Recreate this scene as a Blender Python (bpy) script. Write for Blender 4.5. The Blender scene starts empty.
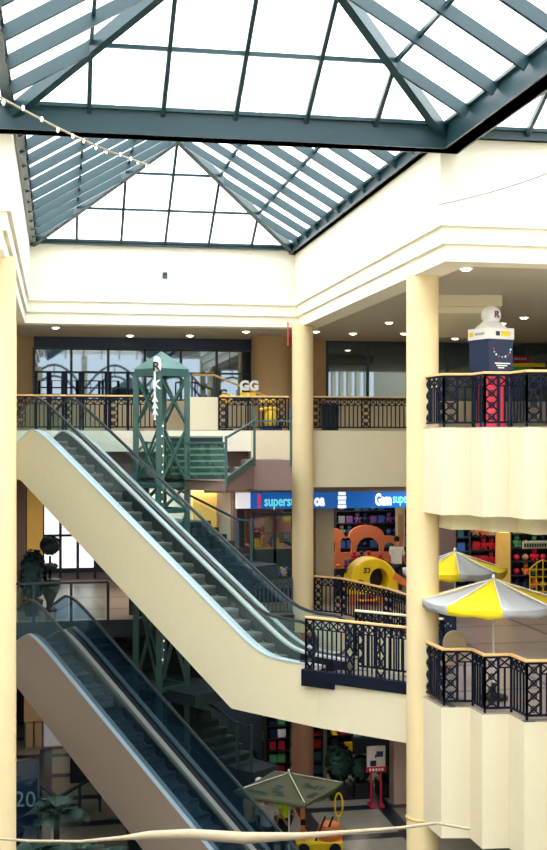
import bpy, bmesh, math, random
from mathutils import Vector, Matrix
random.seed(7)
sc = bpy.context.scene
COL = sc.collection
PI = math.pi
# ---------------------------------------------------------------- camera frame
F, CX, HY = 1185.0, 273.5, 436.0
PSI = math.radians(10.3)
CP, SP = math.cos(PSI), math.sin(PSI)
GZ, MZ, UZ, EZ = 0.0, 5.4, 10.8, 10.63      # ground, middle, upper floor; eye height

def cf(c, f, Z=0.0):
    return Vector((c*CP+f*SP, f*CP-c*SP, Z))
def at(px, py, f):
    return cf((px-CX)*f/F, f, EZ+(HY-py)*f/F)
def atz(px, f, Z):
    return cf((px-CX)*f/F, f, Z)
def onz(px, py, Z):
    f = F*(EZ-Z)/(py-HY)
    return cf((px-CX)*f/F, f, Z)
def ony(px, Y, Z):
    k = (px-CX)/F
    f = Y/(CP-k*SP)
    return cf(k*f, f, Z)
def zat(py, f):
    return EZ+(HY-py)*f/F

cam = bpy.data.cameras.new('camera')
cam.sensor_fit = 'VERTICAL'; cam.sensor_height = 36.0; cam.lens = 36.0*F/850.0
cam.shift_y = (HY-425.0)/850.0
cam.clip_start = 0.1; cam.clip_end = 400
camo = bpy.data.objects.new('camera', cam); COL.objects.link(camo)
camo.location = (0, 0, EZ); camo.rotation_euler = (PI/2, 0, -PSI)
sc.camera = camo

# ---------------------------------------------------------------- materials
def lin(v):
    v /= 255.0
    return v/12.92 if v <= 0.04045 else ((v+0.055)/1.055)**2.4
def rgb(r, g, b):
    return (lin(r), lin(g), lin(b), 1.0)
MATS = {}
def mat(name, col, rough=0.6, metal=0.0, var=0.06, scale=6.0, bump=0.0, emit=0.0, spec=0.5):
    if name in MATS: return MATS[name]
    m = bpy.data.materials.new(name); m.use_nodes = True
    nt = m.node_tree; b = nt.nodes['Principled BSDF']
    c = rgb(*col)
    tc = nt.nodes.new('ShaderNodeTexCoord')
    nz = nt.nodes.new('ShaderNodeTexNoise'); nz.inputs['Scale'].default_value = scale; nz.inputs['Detail'].default_value = 4
    nt.links.new(tc.outputs['Object'], nz.inputs['Vector'])
    mx = nt.nodes.new('ShaderNodeMix'); mx.data_type = 'RGBA'
    mx.inputs[6].default_value = tuple(max(0, x*(1-var)) for x in c[:3])+(1,)
    mx.inputs[7].default_value = tuple(min(1, x*(1+var)) for x in c[:3])+(1,)
    nt.links.new(nz.outputs['Fac'], mx.inputs[0])
    nt.links.new(mx.outputs[2], b.inputs['Base Color'])
    b.inputs['Roughness'].default_value = rough; b.inputs['Metallic'].default_value = metal
    b.inputs['Specular IOR Level'].default_value = spec
    if bump:
        bp = nt.nodes.new('ShaderNodeBump'); bp.inputs['Strength'].default_value = bump; bp.inputs['Distance'].default_value = 0.02
        nt.links.new(nz.outputs['Fac'], bp.inputs['Height']); nt.links.new(bp.outputs['Normal'], b.inputs['Normal'])
    if emit:
        b.inputs['Emission Color'].default_value = c; b.inputs['Emission Strength'].default_value = emit
    MATS[name] = m
    return m
def glassmat(name, tint, clear, gloss_rough=0.02, translucent=0.0, tcol=(1,1,1,1), refl=0.12):
    m = bpy.data.materials.new(name); m.use_nodes = True
    nt = m.node_tree; nt.nodes.remove(nt.nodes['Principled BSDF'])
    out = nt.nodes['Material Output']
    tr = nt.nodes.new('ShaderNodeBsdfTransparent'); tr.inputs[0].default_value = tint
    last = tr
    if translucent:
        tl = nt.nodes.new('ShaderNodeBsdfTranslucent'); tl.inputs[0].default_value = tcol
        mx = nt.nodes.new('ShaderNodeMixShader'); mx.inputs[0].default_value = translucent
        nt.links.new(tr.outputs[0], mx.inputs[1]); nt.links.new(tl.outputs[0], mx.inputs[2]); last = mx
    elif clear < 1:
        df = nt.nodes.new('ShaderNodeBsdfDiffuse'); df.inputs[0].default_value = tcol
        mx = nt.nodes.new('ShaderNodeMixShader'); mx.inputs[0].default_value = 1-clear
        nt.links.new(tr.outputs[0], mx.inputs[1]); nt.links.new(df.outputs[0], mx.inputs[2]); last = mx
    if refl:
        gl = nt.nodes.new('ShaderNodeBsdfGlossy'); gl.inputs['Roughness'].default_value = gloss_rough; gl.inputs[0].default_value = (0.72, 0.88, 1.0, 1)
        m2 = nt.nodes.new('ShaderNodeMixShader'); m2.inputs[0].default_value = refl
        nt.links.new(last.outputs[0], m2.inputs[1]); nt.links.new(gl.outputs[0], m2.inputs[2]); last = m2
    nt.links.new(last.outputs[0], out.inputs[0])
    MATS[name] = m
    return m
def tilemat(name, base, line, step, width, off=(0, 0)):
    """floor paving: large tiles with narrow dark bands laid as a grid, and fine joints"""
    m = bpy.data.materials.new(name); m.use_nodes = True
    nt = m.node_tree; b = nt.nodes['Principled BSDF']
    tc = nt.nodes.new('ShaderNodeTexCoord'); sep = nt.nodes.new('ShaderNodeSeparateXYZ')
    rot = nt.nodes.new('ShaderNodeMapping'); rot.inputs['Rotation'].default_value = (0, 0, 0.0); rot.inputs['Location'].default_value = (off[0], off[1], 0)
    nt.links.new(tc.outputs['Object'], rot.inputs[0]); nt.links.new(rot.outputs[0], sep.inputs[0])
    def band(ax, st, wd):
        a = nt.nodes.new('ShaderNodeMath'); a.operation = 'PINGPONG'; a.inputs[1].default_value = st/2
        nt.links.new(sep.outputs[ax], a.inputs[0])
        c = nt.nodes.new('ShaderNodeMath'); c.operation = 'LESS_THAN'; c.inputs[1].default_value = wd/2
        nt.links.new(a.outputs[0], c.inputs[0]); return c
    def mx(a, b_, op='MAXIMUM'):
        n = nt.nodes.new('ShaderNodeMath'); n.operation = op
        nt.links.new(a.outputs[0], n.inputs[0]); nt.links.new(b_.outputs[0], n.inputs[1]); return n
    big = mx(band(0, step, width), band(1, step, width))
    fine = mx(band(0, step/6, 0.012), band(1, step/6, 0.012))
    nz = nt.nodes.new('ShaderNodeTexNoise'); nz.inputs['Scale'].default_value = 3
    nt.links.new(tc.outputs['Object'], nz.inputs['Vector'])
    m0 = nt.nodes.new('ShaderNodeMix'); m0.data_type = 'RGBA'
    c = rgb(*base); m0.inputs[6].default_value = tuple(x*0.88 for x in c[:3])+(1,); m0.inputs[7].default_value = c
    nt.links.new(nz.outputs['Fac'], m0.inputs[0])
    m1 = nt.nodes.new('ShaderNodeMix'); m1.data_type = 'RGBA'; nt.links.new(fine.outputs[0], m1.inputs[0])
    nt.links.new(m0.outputs[2], m1.inputs[6]); m1.inputs[7].default_value = tuple(x*0.6 for x in c[:3])+(1,)
    m2 = nt.nodes.new('ShaderNodeMix'); m2.data_type = 'RGBA'; nt.links.new(big.outputs[0], m2.inputs[0])
    nt.links.new(m1.outputs[2], m2.inputs[6]); m2.inputs[7].default_value = rgb(*line)
    nt.links.new(m2.outputs[2], b.inputs['Base Color']); b.inputs['Roughness'].default_value = 0.28
    MATS[name] = m
    return m

plaster = mat('cream plaster', (247, 240, 222), 0.8, var=0.03)
plaster2 = mat('warm cream plaster', (228, 217, 188), 0.8, var=0.03)
colm = mat('yellow cream column paint', (238, 216, 168), 0.6, var=0.03)
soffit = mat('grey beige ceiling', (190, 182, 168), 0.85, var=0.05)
mauve = mat('mauve plaster and shade', (140, 115, 108), 0.8, var=0.05)  # also used as shadow colour on the upper slab fascia
brown = mat('tan wall paint', (186, 156, 118), 0.8, var=0.04)
yellowwall = mat('yellow wall paint', (238, 200, 110), 0.8)
steel = mat('teal grey painted steel', (34, 62, 68), 0.32, var=0.08, scale=3)
darksteel = mat('dark teal steel', (40, 66, 76), 0.5)
green = mat('green painted steel', (54, 92, 88), 0.45, var=0.08)
iron = mat('navy black wrought iron', (9, 19, 38), 0.6, spec=0.2)
wood = mat('light oak handrail', (224, 180, 120), 0.45, var=0.1, scale=10)
alu = mat('brushed aluminium', (214, 218, 218), 0.4, metal=0.25, var=0.04, scale=20)
paledeck = mat('pale blue aluminium trim', (196, 214, 224), 0.4, metal=0.3)
stepm = mat('grooved grey step metal', (112, 116, 116), 0.5, metal=0.3)
riser = mat('dark step riser', (60, 66, 70), 0.6)
rubber = mat('black handrail rubber', (52, 60, 62), 0.4)
escpanel = mat('cream escalator cladding', (236, 226, 194), 0.45, var=0.03)
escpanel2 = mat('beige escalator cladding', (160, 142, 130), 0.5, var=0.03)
stepd = mat('shade darkened step metal', (36, 48, 62), 0.5, metal=0.2)  # darker copy of the step metal, standing in for dim light below
stairm = mat('shade darkened stair stone', (34, 52, 64), 0.6)  # stair colour darkened to stand in for shade and backlit silhouette
stairg = mat('pale green stair stone', (126, 148, 128), 0.6)
white = mat('white paint', (240, 240, 238), 0.5)
black = mat('black paint', (16, 20, 28), 0.5)
navy = mat('navy panel', (10, 36, 78), 0.4)
signblue = mat('blue sign panel', (8, 96, 186), 0.35, emit=0.5)
cyan = mat('cyan sign lettering', (120, 230, 230), 0.4, emit=0.8)
signwhite = mat('white sign lettering', (245, 250, 255), 0.4, emit=0.9)
pink = mat('pink sign mark', (225, 60, 120), 0.4, emit=0.5)
red = mat('red paint', (206, 28, 58), 0.45)
yellow = mat('yellow plastic', (250, 208, 20), 0.4)
orange = mat('orange plastic', (232, 128, 72), 0.45)
umby = mat('yellow canvas', (252, 220, 24), 0.7, bump=0.1, scale=60)
umbg = mat('grey canvas', (176, 178, 180), 0.7, bump=0.1, scale=60)
khaki = mat('khaki canvas', (98, 100, 76), 0.8, bump=0.1, scale=60)
leafm = mat('dark green leaves', (26, 58, 48), 0.6, var=0.3)
darkfol = mat('leaves with blue shade tint', (34, 64, 70), 0.6, var=0.3)  # bluish shadow tint put into the leaf colour
soil = mat('dark soil', (40, 34, 30), 0.9)
darkwall = mat('dark shop interior shade', (34, 44, 60), 0.7)  # darkness and blue shadow tint of deep interiors put into the colour
skin = mat('skin', (190, 140, 110), 0.6)
hair = mat('black hair', (24, 20, 20), 0.7)
lampm = mat('warm lamp glow', (255, 236, 200), 0.5, emit=14.0)
bulbm = mat('fairy light bulb', (255, 240, 225), 0.4, emit=2.0)
ropem = mat('pale rope', (176, 160, 134), 0.9, bump=0.4, scale=40)
glass = glassmat('teal balustrade glass', (0.88, 0.95, 0.95, 1), 0.98, tcol=(0.10, 0.25, 0.28, 1), refl=0.05)
gglass = glassmat('green balustrade glass', (0.78, 0.92, 0.86, 1), 0.95, tcol=(0.3, 0.5, 0.42, 1), refl=0.05)
roofglass = glassmat('skylight glazing', (0.97, 0.98, 1, 1), 1, translucent=0.3, refl=0.0)
glassd = glassmat('haze tinted balustrade glass', (0.62, 0.76, 0.84, 1), 0.95, tcol=(0.06, 0.16, 0.24, 1), refl=0.05)  # blue haze and dimness put into the glass tint
shopglass = glassmat('dark shop glass', (0.05, 0.09, 0.15, 1), 0.45, gloss_rough=0.02, tcol=(0.012, 0.035, 0.085, 1), refl=0.22)
clearglass = glassmat('clear shop glass', (0.85, 0.92, 0.95, 1), 1, refl=0.10)
groundtile = tilemat('ground floor tiles', (140, 136, 124), (20, 30, 44), 2.4, 0.42, (0.4, 0.7))
midtile = tilemat('middle floor tiles', (156, 142, 130), (52, 56, 70), 2.6, 0.13, (0.3, 0.2))
uptile = tilemat('upper floor tiles', (206, 194, 172), (150, 140, 126), 2.4, 0.1)

# ---------------------------------------------------------------- mesh builder
class MB:
    def __init__(s): s.v = []; s.f = []
    def add(s, vs, fs):
        b = len(s.v); s.v += [Vector(v) for v in vs]; s.f += [tuple(b+i for i in f) for f in fs]; return s
    def box(s, lo, hi):
        x0, y0, z0 = lo; x1, y1, z1 = hi
        return s.add([(x0,y0,z0),(x1,y0,z0),(x1,y1,z0),(x0,y1,z0),(x0,y0,z1),(x1,y0,z1),(x1,y1,z1),(x0,y1,z1)],
                     [(3,2,1,0),(4,5,6,7),(0,1,5,4),(1,2,6,5),(2,3,7,6),(3,0,4,7)])
    def cbox(s, c, sz, rz=0.0):
        R = Matrix.Rotation(rz, 3, 'Z'); c = Vector(c); h = [x/2 for x in sz]
        vs = [c+R@Vector((a*h[0], b*h[1], d*h[2])) for d in (-1,1) for a,b in ((-1,-1),(1,-1),(1,1),(-1,1))]
        return s.add(vs, [(3,2,1,0),(4,5,6,7),(0,1,5,4),(1,2,6,5),(2,3,7,6),(3,0,4,7)])
    def bar(s, p, q, w, h, up=(0,0,1)):
        p, q = Vector(p), Vector(q); d = (q-p)
        if d.length < 1e-6: return s
        d.normalize(); up = Vector(up)
        if abs(d.dot(up)) > 0.98: up = Vector((0,1,0)) if abs(d.y) < 0.9 else Vector((1,0,0))
        sx = d.cross(up).normalized(); sz = sx.cross(d).normalized()
        o = [(-w/2,-h/2),(w/2,-h/2),(w/2,h/2),(-w/2,h/2)]
        vs = [p+sx*a+sz*b for a,b in o]+[q+sx*a+sz*b for a,b in o]
        return s.add(vs, [(3,2,1,0),(4,5,6,7),(0,1,5,4),(1,2,6,5),(2,3,7,6),(3,0,4,7)])
    def sweep(s, pts, prof, closed=False, up=(0,0,1)):
        """prof: list of (side, up) offsets swept along pts"""
        pts = [Vector(p) for p in pts]; n = len(prof); N = len(pts); b = len(s.v); up0 = Vector(up)
        for i, p in enumerate(pts):
            a = pts[i-1] if (i > 0 or closed) else p
            c = pts[(i+1) % N] if (i < N-1 or closed) else p
            t = (c-a).normalized(); u = up0
            if abs(t.dot(u)) > 0.98: u = s._lu if hasattr(s, '_lu') else Vector((0,1,0))
            sx = t.cross(u)
            if sx.length < 1e-4: sx = Vector((1,0,0))
            sx.normalize(); sz = sx.cross(t).normalized()
            k = 1.0
            if 0 < i < N-1 or closed:
                d1 = (p-a); d2 = (c-p)
                if d1.length > 1e-6 and d2.length > 1e-6:
                    ca = max(-1, min(1, d1.normalized().dot(d2.normalized())))
                    k = min(2.5, 1/max(0.3, math.sqrt((1+ca)/2)))
            s.v += [p+sx*(x*k)+sz*y for x, y in prof]
        for i in range(N if closed else N-1):
            j = (i+1) % N
            for a in range(n):
                c = (a+1) % n
                s.f.append((b+i*n+a, b+i*n+c, b+j*n+c, b+j*n+a))
        if not closed:
            s.f.append(tuple(b+a for a in range(n))[::-1]); s.f.append(tuple(b+(N-1)*n+a for a in range(n)))
        return s
    def tube(s, pts, r, n=8, closed=False, up=(0,0,1)):
        return s.sweep(pts, [(r*math.cos(2*PI*i/n), r*math.sin(2*PI*i/n)) for i in range(n)], closed, up)
    def prism(s, poly, z0, z1):
        n = len(poly)
        a = sum(poly[i][0]*poly[(i+1)%n][1]-poly[(i+1)%n][0]*poly[i][1] for i in range(n))
        if a < 0: poly = poly[::-1]
        return s.add([(x,y,z0) for x,y in poly]+[(x,y,z1) for x,y in poly],
                     [tuple(range(n))[::-1], tuple(range(n,2*n))]+[(i,(i+1)%n,n+(i+1)%n,n+i) for i in range(n)])
    def lathe(s, c, prof, n=20, axis_scale=(1,1)):
        c = Vector(c); b = len(s.v); m = len(prof)
        for r, z in prof:
            for k in range(n):
                a = 2*PI*k/n; s.v.append(c+Vector((r*math.cos(a)*axis_scale[0], r*math.sin(a)*axis_scale[1], z)))
        for i in range(m-1):
            for k in range(n):
                l = (k+1) % n
                s.f.append((b+i*n+k, b+i*n+l, b+(i+1)*n+l, b+(i+1)*n+k))
        s.f.append(tuple(b+k for k in range(n))[::-1]); s.f.append(tuple(b+(m-1)*n+k for k in range(n)))
        return s
    def ball(s, c, r, n=14, m=9):
        r = r if isinstance(r, (tuple, list)) else (r, r, r)
        prof = [(max(0.02, math.sin(PI*i/(m-1))), -math.cos(PI*i/(m-1))) for i in range(m)]
        b = len(s.v); s.lathe((0,0,0), prof, n)
        for i in range(b, len(s.v)):
            v = s.v[i]; s.v[i] = Vector(c)+Vector((v.x*r[0], v.y*r[1], v.z*r[2]))
        return s
    def quad(s, a, b, c, d): return s.add([a,b,c,d], [(0,1,2,3)])
    def slab(s, pts, n, t):
        """a flat polygon given thickness t along n"""
        n = Vector(n).normalized()*t; k = len(pts); pts = [Vector(p) for p in pts]
        return s.add(pts+[p+n for p in pts], [tuple(range(k))[::-1], tuple(range(k,2*k))]+[(i,(i+1)%k,k+(i+1)%k,k+i) for i in range(k)])
    def build(s, name, material, parent=None, smooth=False, bevel=0.0, local=False):
        o = Vector((0,0,0)) if (local or parent is None) else ORG.get(parent.name, Vector((0,0,0)))
        me = bpy.data.meshes.new(name)
        me.from_pydata([v-o for v in s.v], [], s.f); me.update()
        bm = bmesh.new(); bm.from_mesh(me); bmesh.ops.recalc_face_normals(bm, faces=bm.faces); bm.to_mesh(me); bm.free()
        if smooth:
            for p in me.polygons: p.use_smooth = True
            try: me.set_sharp_from_angle(angle=math.radians(40))
            except Exception: pass
        me.materials.append(material)
        ob = bpy.data.objects.new(name, me); COL.objects.link(ob)
        if parent is not None: ob.parent = parent; ORG[ob.name] = o
        if bevel:
            md = ob.modifiers.new('bevel', 'BEVEL'); md.width = bevel; md.segments = 2; md.limit_method = 'ANGLE'
        return ob
ORG = {}
def tag(o, label=None, cat=None, group=None, kind=None):
    if label: o['label'] = label
    if cat: o['category'] = cat
    if group: o['group'] = group
    if kind: o['kind'] = kind
    return o
def thing(name, label, cat, loc=(0,0,0), group=None, kind=None, rz=0.0):
    o = bpy.data.objects.new(name, None); COL.objects.link(o); o.location = loc; o.empty_display_size = 0.2
    o.rotation_euler = (0,0,rz)
    ORG[o.name] = Vector(loc)
    return tag(o, label, cat, group, kind)
def copy_tree(o, loc=None, rz=None, parent=None, label=None):
    c = o.copy(); COL.objects.link(c); c.parent = parent
    if loc is not None: c.location = loc
    if rz is not None: c.rotation_euler = (0,0,rz)
    if label: c['label'] = label
    for ch in list(o.children): copy_tree(ch, parent=c)
    return c
def struct(name, mb, m, label=None, parent=None, **k):
    o = mb.build(name, m, parent, **k)
    if parent is None: tag(o, label, None, None, 'structure')
    return o
def curve_shape(name, loops, ext, m, parent=None, loc=(0,0,0), rot=(PI/2,0,0), bevel=0.0):
    """flat outline with holes, given thickness 2*ext; lies in local XY then rotated"""
    cu = bpy.data.curves.new(name, 'CURVE'); cu.dimensions = '2D'; cu.fill_mode = 'BOTH'; cu.extrude = ext; cu.bevel_depth = bevel
    for lp in loops:
        sp = cu.splines.new('POLY'); sp.points.add(len(lp)-1); sp.use_cyclic_u = True
        for i, (x, y) in enumerate(lp): sp.points[i].co = (x, y, 0, 1)
    return _curve_to_mesh(name, cu, m, parent, loc, rot)
def _curve_to_mesh(name, cu, m, parent, loc, rot):
    tmp = bpy.data.objects.new('tmp', cu); COL.objects.link(tmp)
    dg = bpy.context.evaluated_depsgraph_get(); dg.update()
    me = bpy.data.meshes.new_from_object(tmp.evaluated_get(dg)); me.name = name
    bpy.data.objects.remove(tmp); bpy.data.curves.remove(cu)
    me.materials.clear(); me.materials.append(m)
    ob = bpy.data.objects.new(name, me); COL.objects.link(ob)
    if parent is not None:
        ob.parent = parent
        loc = Vector(loc)-ORG.get(parent.name, Vector((0,0,0))); ORG[ob.name] = ORG.get(parent.name, Vector((0,0,0)))
    ob.location = loc; ob.rotation_euler = rot
    return ob
def text(name, s, size, loc, m, parent=None, rot=(PI/2,0,0), ext=0.01, off=0.0, align='LEFT', sx=1.0):
    cu = bpy.data.curves.new(name, 'FONT'); cu.body = s; cu.size = size; cu.extrude = ext; cu.align_x = align; cu.offset = off; cu.resolution_u = 3
    o = _curve_to_mesh(name, cu, m, parent, loc, rot); o.scale = (sx, 1, 1)
    return o
def arc(cx, cy, r, a0, a1, n=10, ry=None):
    ry = r if ry is None else ry
    return [(cx+r*math.cos(a0+(a1-a0)*i/n), cy+ry*math.sin(a0+(a1-a0)*i/n)) for i in range(n+1)]
def area(nm, loc, sx, sy, power, col=(1,.9,.75), rot=(0,0,0)):
    l = bpy.data.lights.new(nm, 'AREA'); l.shape = 'RECTANGLE'; l.size = sx; l.size_y = sy; l.energy = power; l.color = col
    o = bpy.data.objects.new(nm, l); COL.objects.link(o); o.location = loc; o.rotation_euler = rot; return o
# ================================================================ THE SHELL
XL, XR, YB, YF = -0.80, 6.92, 34.56, 20.9          # atrium walls under the skylights
CZ = 13.87                                         # underside of the upper ceiling
EAVE = EZ+5.62
XW0, XW1, YW0, YW1 = -11.0, 19.0, -7.0, 50.0
WT_ = EZ+5.5
struct('floor', MB().box((XW0-.3, YW0-.3, -0.4), (XW1+.3, YW1+.3, 0.0)), groundtile, 'ground floor of grey tiles crossed by dark bands')
zig = [(7.22,22.96),(7.29,21.97),(7.84,21.87),(7.86,21.26),(8.37,21.22),(8.41,20.56),(8.90,20.50),(8.94,19.86),(9.43,19.80),(9.47,19.14),(9.96,19.08),(10.0,18.4),(12.0,18.2),(12.2,16.0),(XW1,15.0)]
mid_edge = [(XW0,33.9),(7.3,34.1),(8.0,33.4),(8.7,31),(9.05,28.5),(8.05,26.05),(7.45,24.2)]
mid_poly = mid_edge+zig+[(XW1,YW1),(XW0,YW1)]
o = MB().prism([(7.3,34.1)]+mid_edge[2:]+zig+[(XW1,YW1),(7.3,YW1)], MZ-2.55, MZ-0.02)
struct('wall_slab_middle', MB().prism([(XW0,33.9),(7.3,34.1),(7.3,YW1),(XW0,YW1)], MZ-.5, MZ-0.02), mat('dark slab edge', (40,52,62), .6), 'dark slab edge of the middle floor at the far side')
struct('wall_balcony_middle', o, plaster2, 'cream stepped front and slab of the middle floor')
struct('floor_middle', MB().prism(mid_poly, MZ-0.02, MZ), midtile, 'middle floor of pinkish grey tiles with thin dark lines')
up_poly = [(XW0,YB),(10.9,YB),(11.0,31),(9.6,26.5),(7.5,24.2)]+zig+[(XW1,YW1),(XW0,YW1)]
struct('wall_slab_upper', MB().prism([(XW0,YB),(5.6,YB),(5.6,YW1),(XW0,YW1)], UZ-.62, UZ-0.02), plaster, 'cream slab edge of the upper floor behind the tower')
struct('wall_slab_shade', MB().box((XW0,YB+.5,UZ-1.70),(5.6,YB+.9,UZ-.6)), mauve, 'panel below the upper slab edge with shadow put into its mauve colour')  # mauve stands in for shadow on the fascia under the slab edge
struct('wall_balcony_upper', MB().prism([(5.6,YB)]+up_poly[1:-1]+[(5.6,YW1)], UZ-1.70, UZ-0.02), plaster2, 'cream stepped front and slab of the upper floor')
struct('floor_upper', MB().prism(up_poly, UZ-0.02, UZ), uptile, 'upper floor of pale tiles')
ins = [(x+.35, y+.4) for x, y in zig]
struct('wall_balcony_band', MB().prism(ins+[(XW1,22),(8.2,23.5)], UZ-2.02, UZ-1.69), plaster2, 'set back band under the upper stepped balcony')
# stepped under-edge of the upper balcony (soffit band set back)
# left galleries (only their edges can be seen past the left column)
for nm, z, t in (('floor_gallery_middle', MZ, 2.3), ('floor_gallery_upper', UZ, 1.78)):
    struct(nm, MB().prism([(XW0,-7),(-4.5,-7),(-4.5,18.0),(-2.6,20.9),(-2.6,33.8),(XW0,33.8)], z-t, z), plaster, 'cream gallery floor along the west side of the atrium')
# upper ceiling and the high walls of the light well
M = MB()
M.prism([(XR+.15,YF+.2),(XW1,YF+.2),(XW1,YW1),(XL-.15,YW1),(XL-.15,YB+.2),(XR+.15,YB+.2)], CZ+0.02, CZ+.3)
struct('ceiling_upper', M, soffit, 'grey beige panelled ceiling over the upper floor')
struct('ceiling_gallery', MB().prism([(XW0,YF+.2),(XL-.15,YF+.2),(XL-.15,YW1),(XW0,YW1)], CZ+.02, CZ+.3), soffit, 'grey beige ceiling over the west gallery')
WT = EZ+5.5
def cornice_wall(nm, pts, nrm, label, t=.75, ends=(1,1)):
    """wall of a light well side: face, and two set-back bands below; pts = two XY ends of the face, nrm = outward side of the solid"""
    (x0,y0),(x1,y1) = pts; n = Vector((nrm[0],nrm[1])); d = Vector((x1-x0,y1-y0)).normalized()
    m = MB()
    for z0, z1, st in ((EZ+3.88, WT, 0.0), (EZ+3.56, EZ+3.88, 0.07), (CZ, EZ+3.56, 0.14)):
        e0 = Vector((x0,y0))+n*st-d*(st*ends[0]*-1); e1 = Vector((x1,y1))+n*st+d*(st*ends[1]*-1)
        f0 = Vector((x0,y0))+n*t-d*(t*ends[0]*-1); f1 = Vector((x1,y1))+n*t+d*(t*ends[1]*-1)
        m.prism([tuple(e0),tuple(e1),tuple(f1),tuple(f0)], z0, z1)
    return struct(nm, m, plaster, label)
cornice_wall('wall_north', ((XL,YB),(XR,YB)), (0,1), 'high cream wall with stepped cornice at the far end', ends=(-1,-1))
cornice_wall('wall_east', ((XR,YF),(XR,YB)), (1,0), 'high cream wall with stepped cornice over the near column', ends=(1,-1))
cornice_wall('wall_west', ((XL,YF),(XL,YB)), (-1,0), 'high cream wall with stepped cornice on the west side', ends=(1,-1))
cornice_wall('wall_front_east', ((XR,YF),(XW1,YF)), (0,1), 'high cream wall with stepped cornice facing the front bay', ends=(1,0))
cornice_wall('wall_front_west', ((XW0,YF),(XL,YF)), (0,1), 'high cream wall with stepped cornice facing the front bay on the west', ends=(0,1))
# outer walls of the building (far back and the sides)
struct('wall_far', MB().box((XW0,YW1,0),(XW1,YW1+.3,WT_+.3)), brown, 'tan far wall behind the shops')
m = MB(); m.box((XW1,YW0,0),(XW1+.3,YW1,EZ+2.2)); m.box((XW1,YW0,EZ+5.9),(XW1+.3,YW1,CZ+6)); m.box((XW1,9,EZ+2.2),(XW1+.3,YW1,EZ+5.9)); m.box((XW1,YW0,EZ+4.6),(XW1+.3,9,EZ+5.9))
for i in range(7): m.box((XW1,YW0+16*i/7-.2,EZ+2.2),(XW1+.3,YW0+16*i/7+.2,EZ+5.9))
struct('wall_side_east', m, plaster2, 'unseen cream outer wall with window openings added for reflections')  # openings added to give the upper shop glass bright reflections
struct('wall_side_west', MB().box((XW0-.3,YW0,0),(XW0,YW1,CZ+6)), plaster2, 'cream outer wall')
# end wall behind the viewer, with a tall window band and bowed trusses (seen mirrored in the far shop glass)
m = MB(); m.box((XW0,YW0-.3,0),(XW1,YW0,EZ+2.2)); m.box((XW0,YW0-.3,EZ+5.9),(XW1,YW0,CZ+6))
for i in range(8):
    x = XW0+ (XW1-XW0)*i/7; m.box((x-.2,YW0-.3,EZ+2.2),(x+.2,YW0,EZ+5.9))
struct('wall_south', m, plaster2, 'cream end wall with a band of tall windows')
tr = thing('window_4', 'window band with bowed steel trusses', 'window', (0,YW0,EZ+2), kind='structure')
for i in range(7):
    x0 = XW0+(XW1-XW0)*i/7; w = (XW1-XW0)/7
    a = MB()
    for k in (0, .8): a.tube([(x0+w*j/10, YW0+.1, EZ+2.6+k+1.7*math.sin(PI*j/10)) for j in range(11)], .09, 6)
    for j in range(1,10,2): a.bar((x0+w*j/10,YW0+.1,EZ+2.6+1.7*math.sin(PI*j/10)),(x0+w*j/10,YW0+.1,EZ+3.4+1.7*math.sin(PI*j/10)),.07,.07)
    a.build('bowed_truss', darksteel, tr)
struct('roof_flat_rear', MB().box((XW0,YB+.2,WT-.05),(XW1,YW1,WT+.25)), plaster)
struct('roof_flat_east', MB().box((XR+.2,YF+.2,WT-.05),(XW1,YB+.2,WT+.25)), plaster)
struct('roof_flat_west', MB().box((XW0,YF+.2,WT-.05),(XL-.2,YB+.2,WT+.25)), plaster)
# dropped bulkhead in the upper ceiling behind the near column
m = MB(); z0 = CZ-.38
m.prism([(8.15,26.3),(10.1,26.0),(12.5,33),(10.3,33)], z0+.14, CZ+.02)
m.prism([(8.25,26.5),(10.05,26.2),(12.4,33),(10.4,33)], z0, z0+.14)
struct('ceiling_bulkhead', m, plaster2, 'dropped tan bulkhead in the upper ceiling')

# ================================================================ COLUMNS
def column(x, y, r, z0, z1, label, rings=()):
    m = MB().lathe((x,y,0), [(r,z0),(r,z1)], 40)
    o = m.build('column', colm, None, smooth=True); tag(o, label, None, None, 'structure')
    for z in rings:
        MB().lathe((x,y,0), [(r+.004,z-.03),(r+.02,z-.015),(r+.02,z+.015),(r+.004,z+.03)], 40).build('ring', wood, o, smooth=True, local=True)
    return o
pcol = atz(422.5, 24.15, 0); column(pcol.x, pcol.y, .326, 0, CZ+.03, 'round cream column nearest the stepped balconies', rings=(EZ-7.75,))
column(7.1, 34.25, .315, 0, CZ+.05, 'round cream column at the far end of the escalator')
column(-1.10, 22.3, .34, 0, CZ+.03, 'round cream column at the west edge of the view')
column(-1.45, 34.3, .30, 0, CZ+.05, 'round cream column behind the west one')
lc = MB().lathe((7.1,34.25,0), [(.322,0),(.322,MZ-.55),(.318,MZ-.52)], 40); struct('column_dim_sleeve', lc, mat('brown dimmed column paint', (150,104,80), .6), 'lower length of the far column with ground floor dimness in its brown colour', smooth=True)  # sleeve added to put the ground floor dimness into the column's colour
p = ony(272, 38.6, 0); column(p.x, p.y, .68, UZ, CZ+.05, 'stout tan column by the yellow ride')
bpy.data.objects['column.004'].data.materials[0] = brown
p = atz(303, 34.7, 0)

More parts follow.
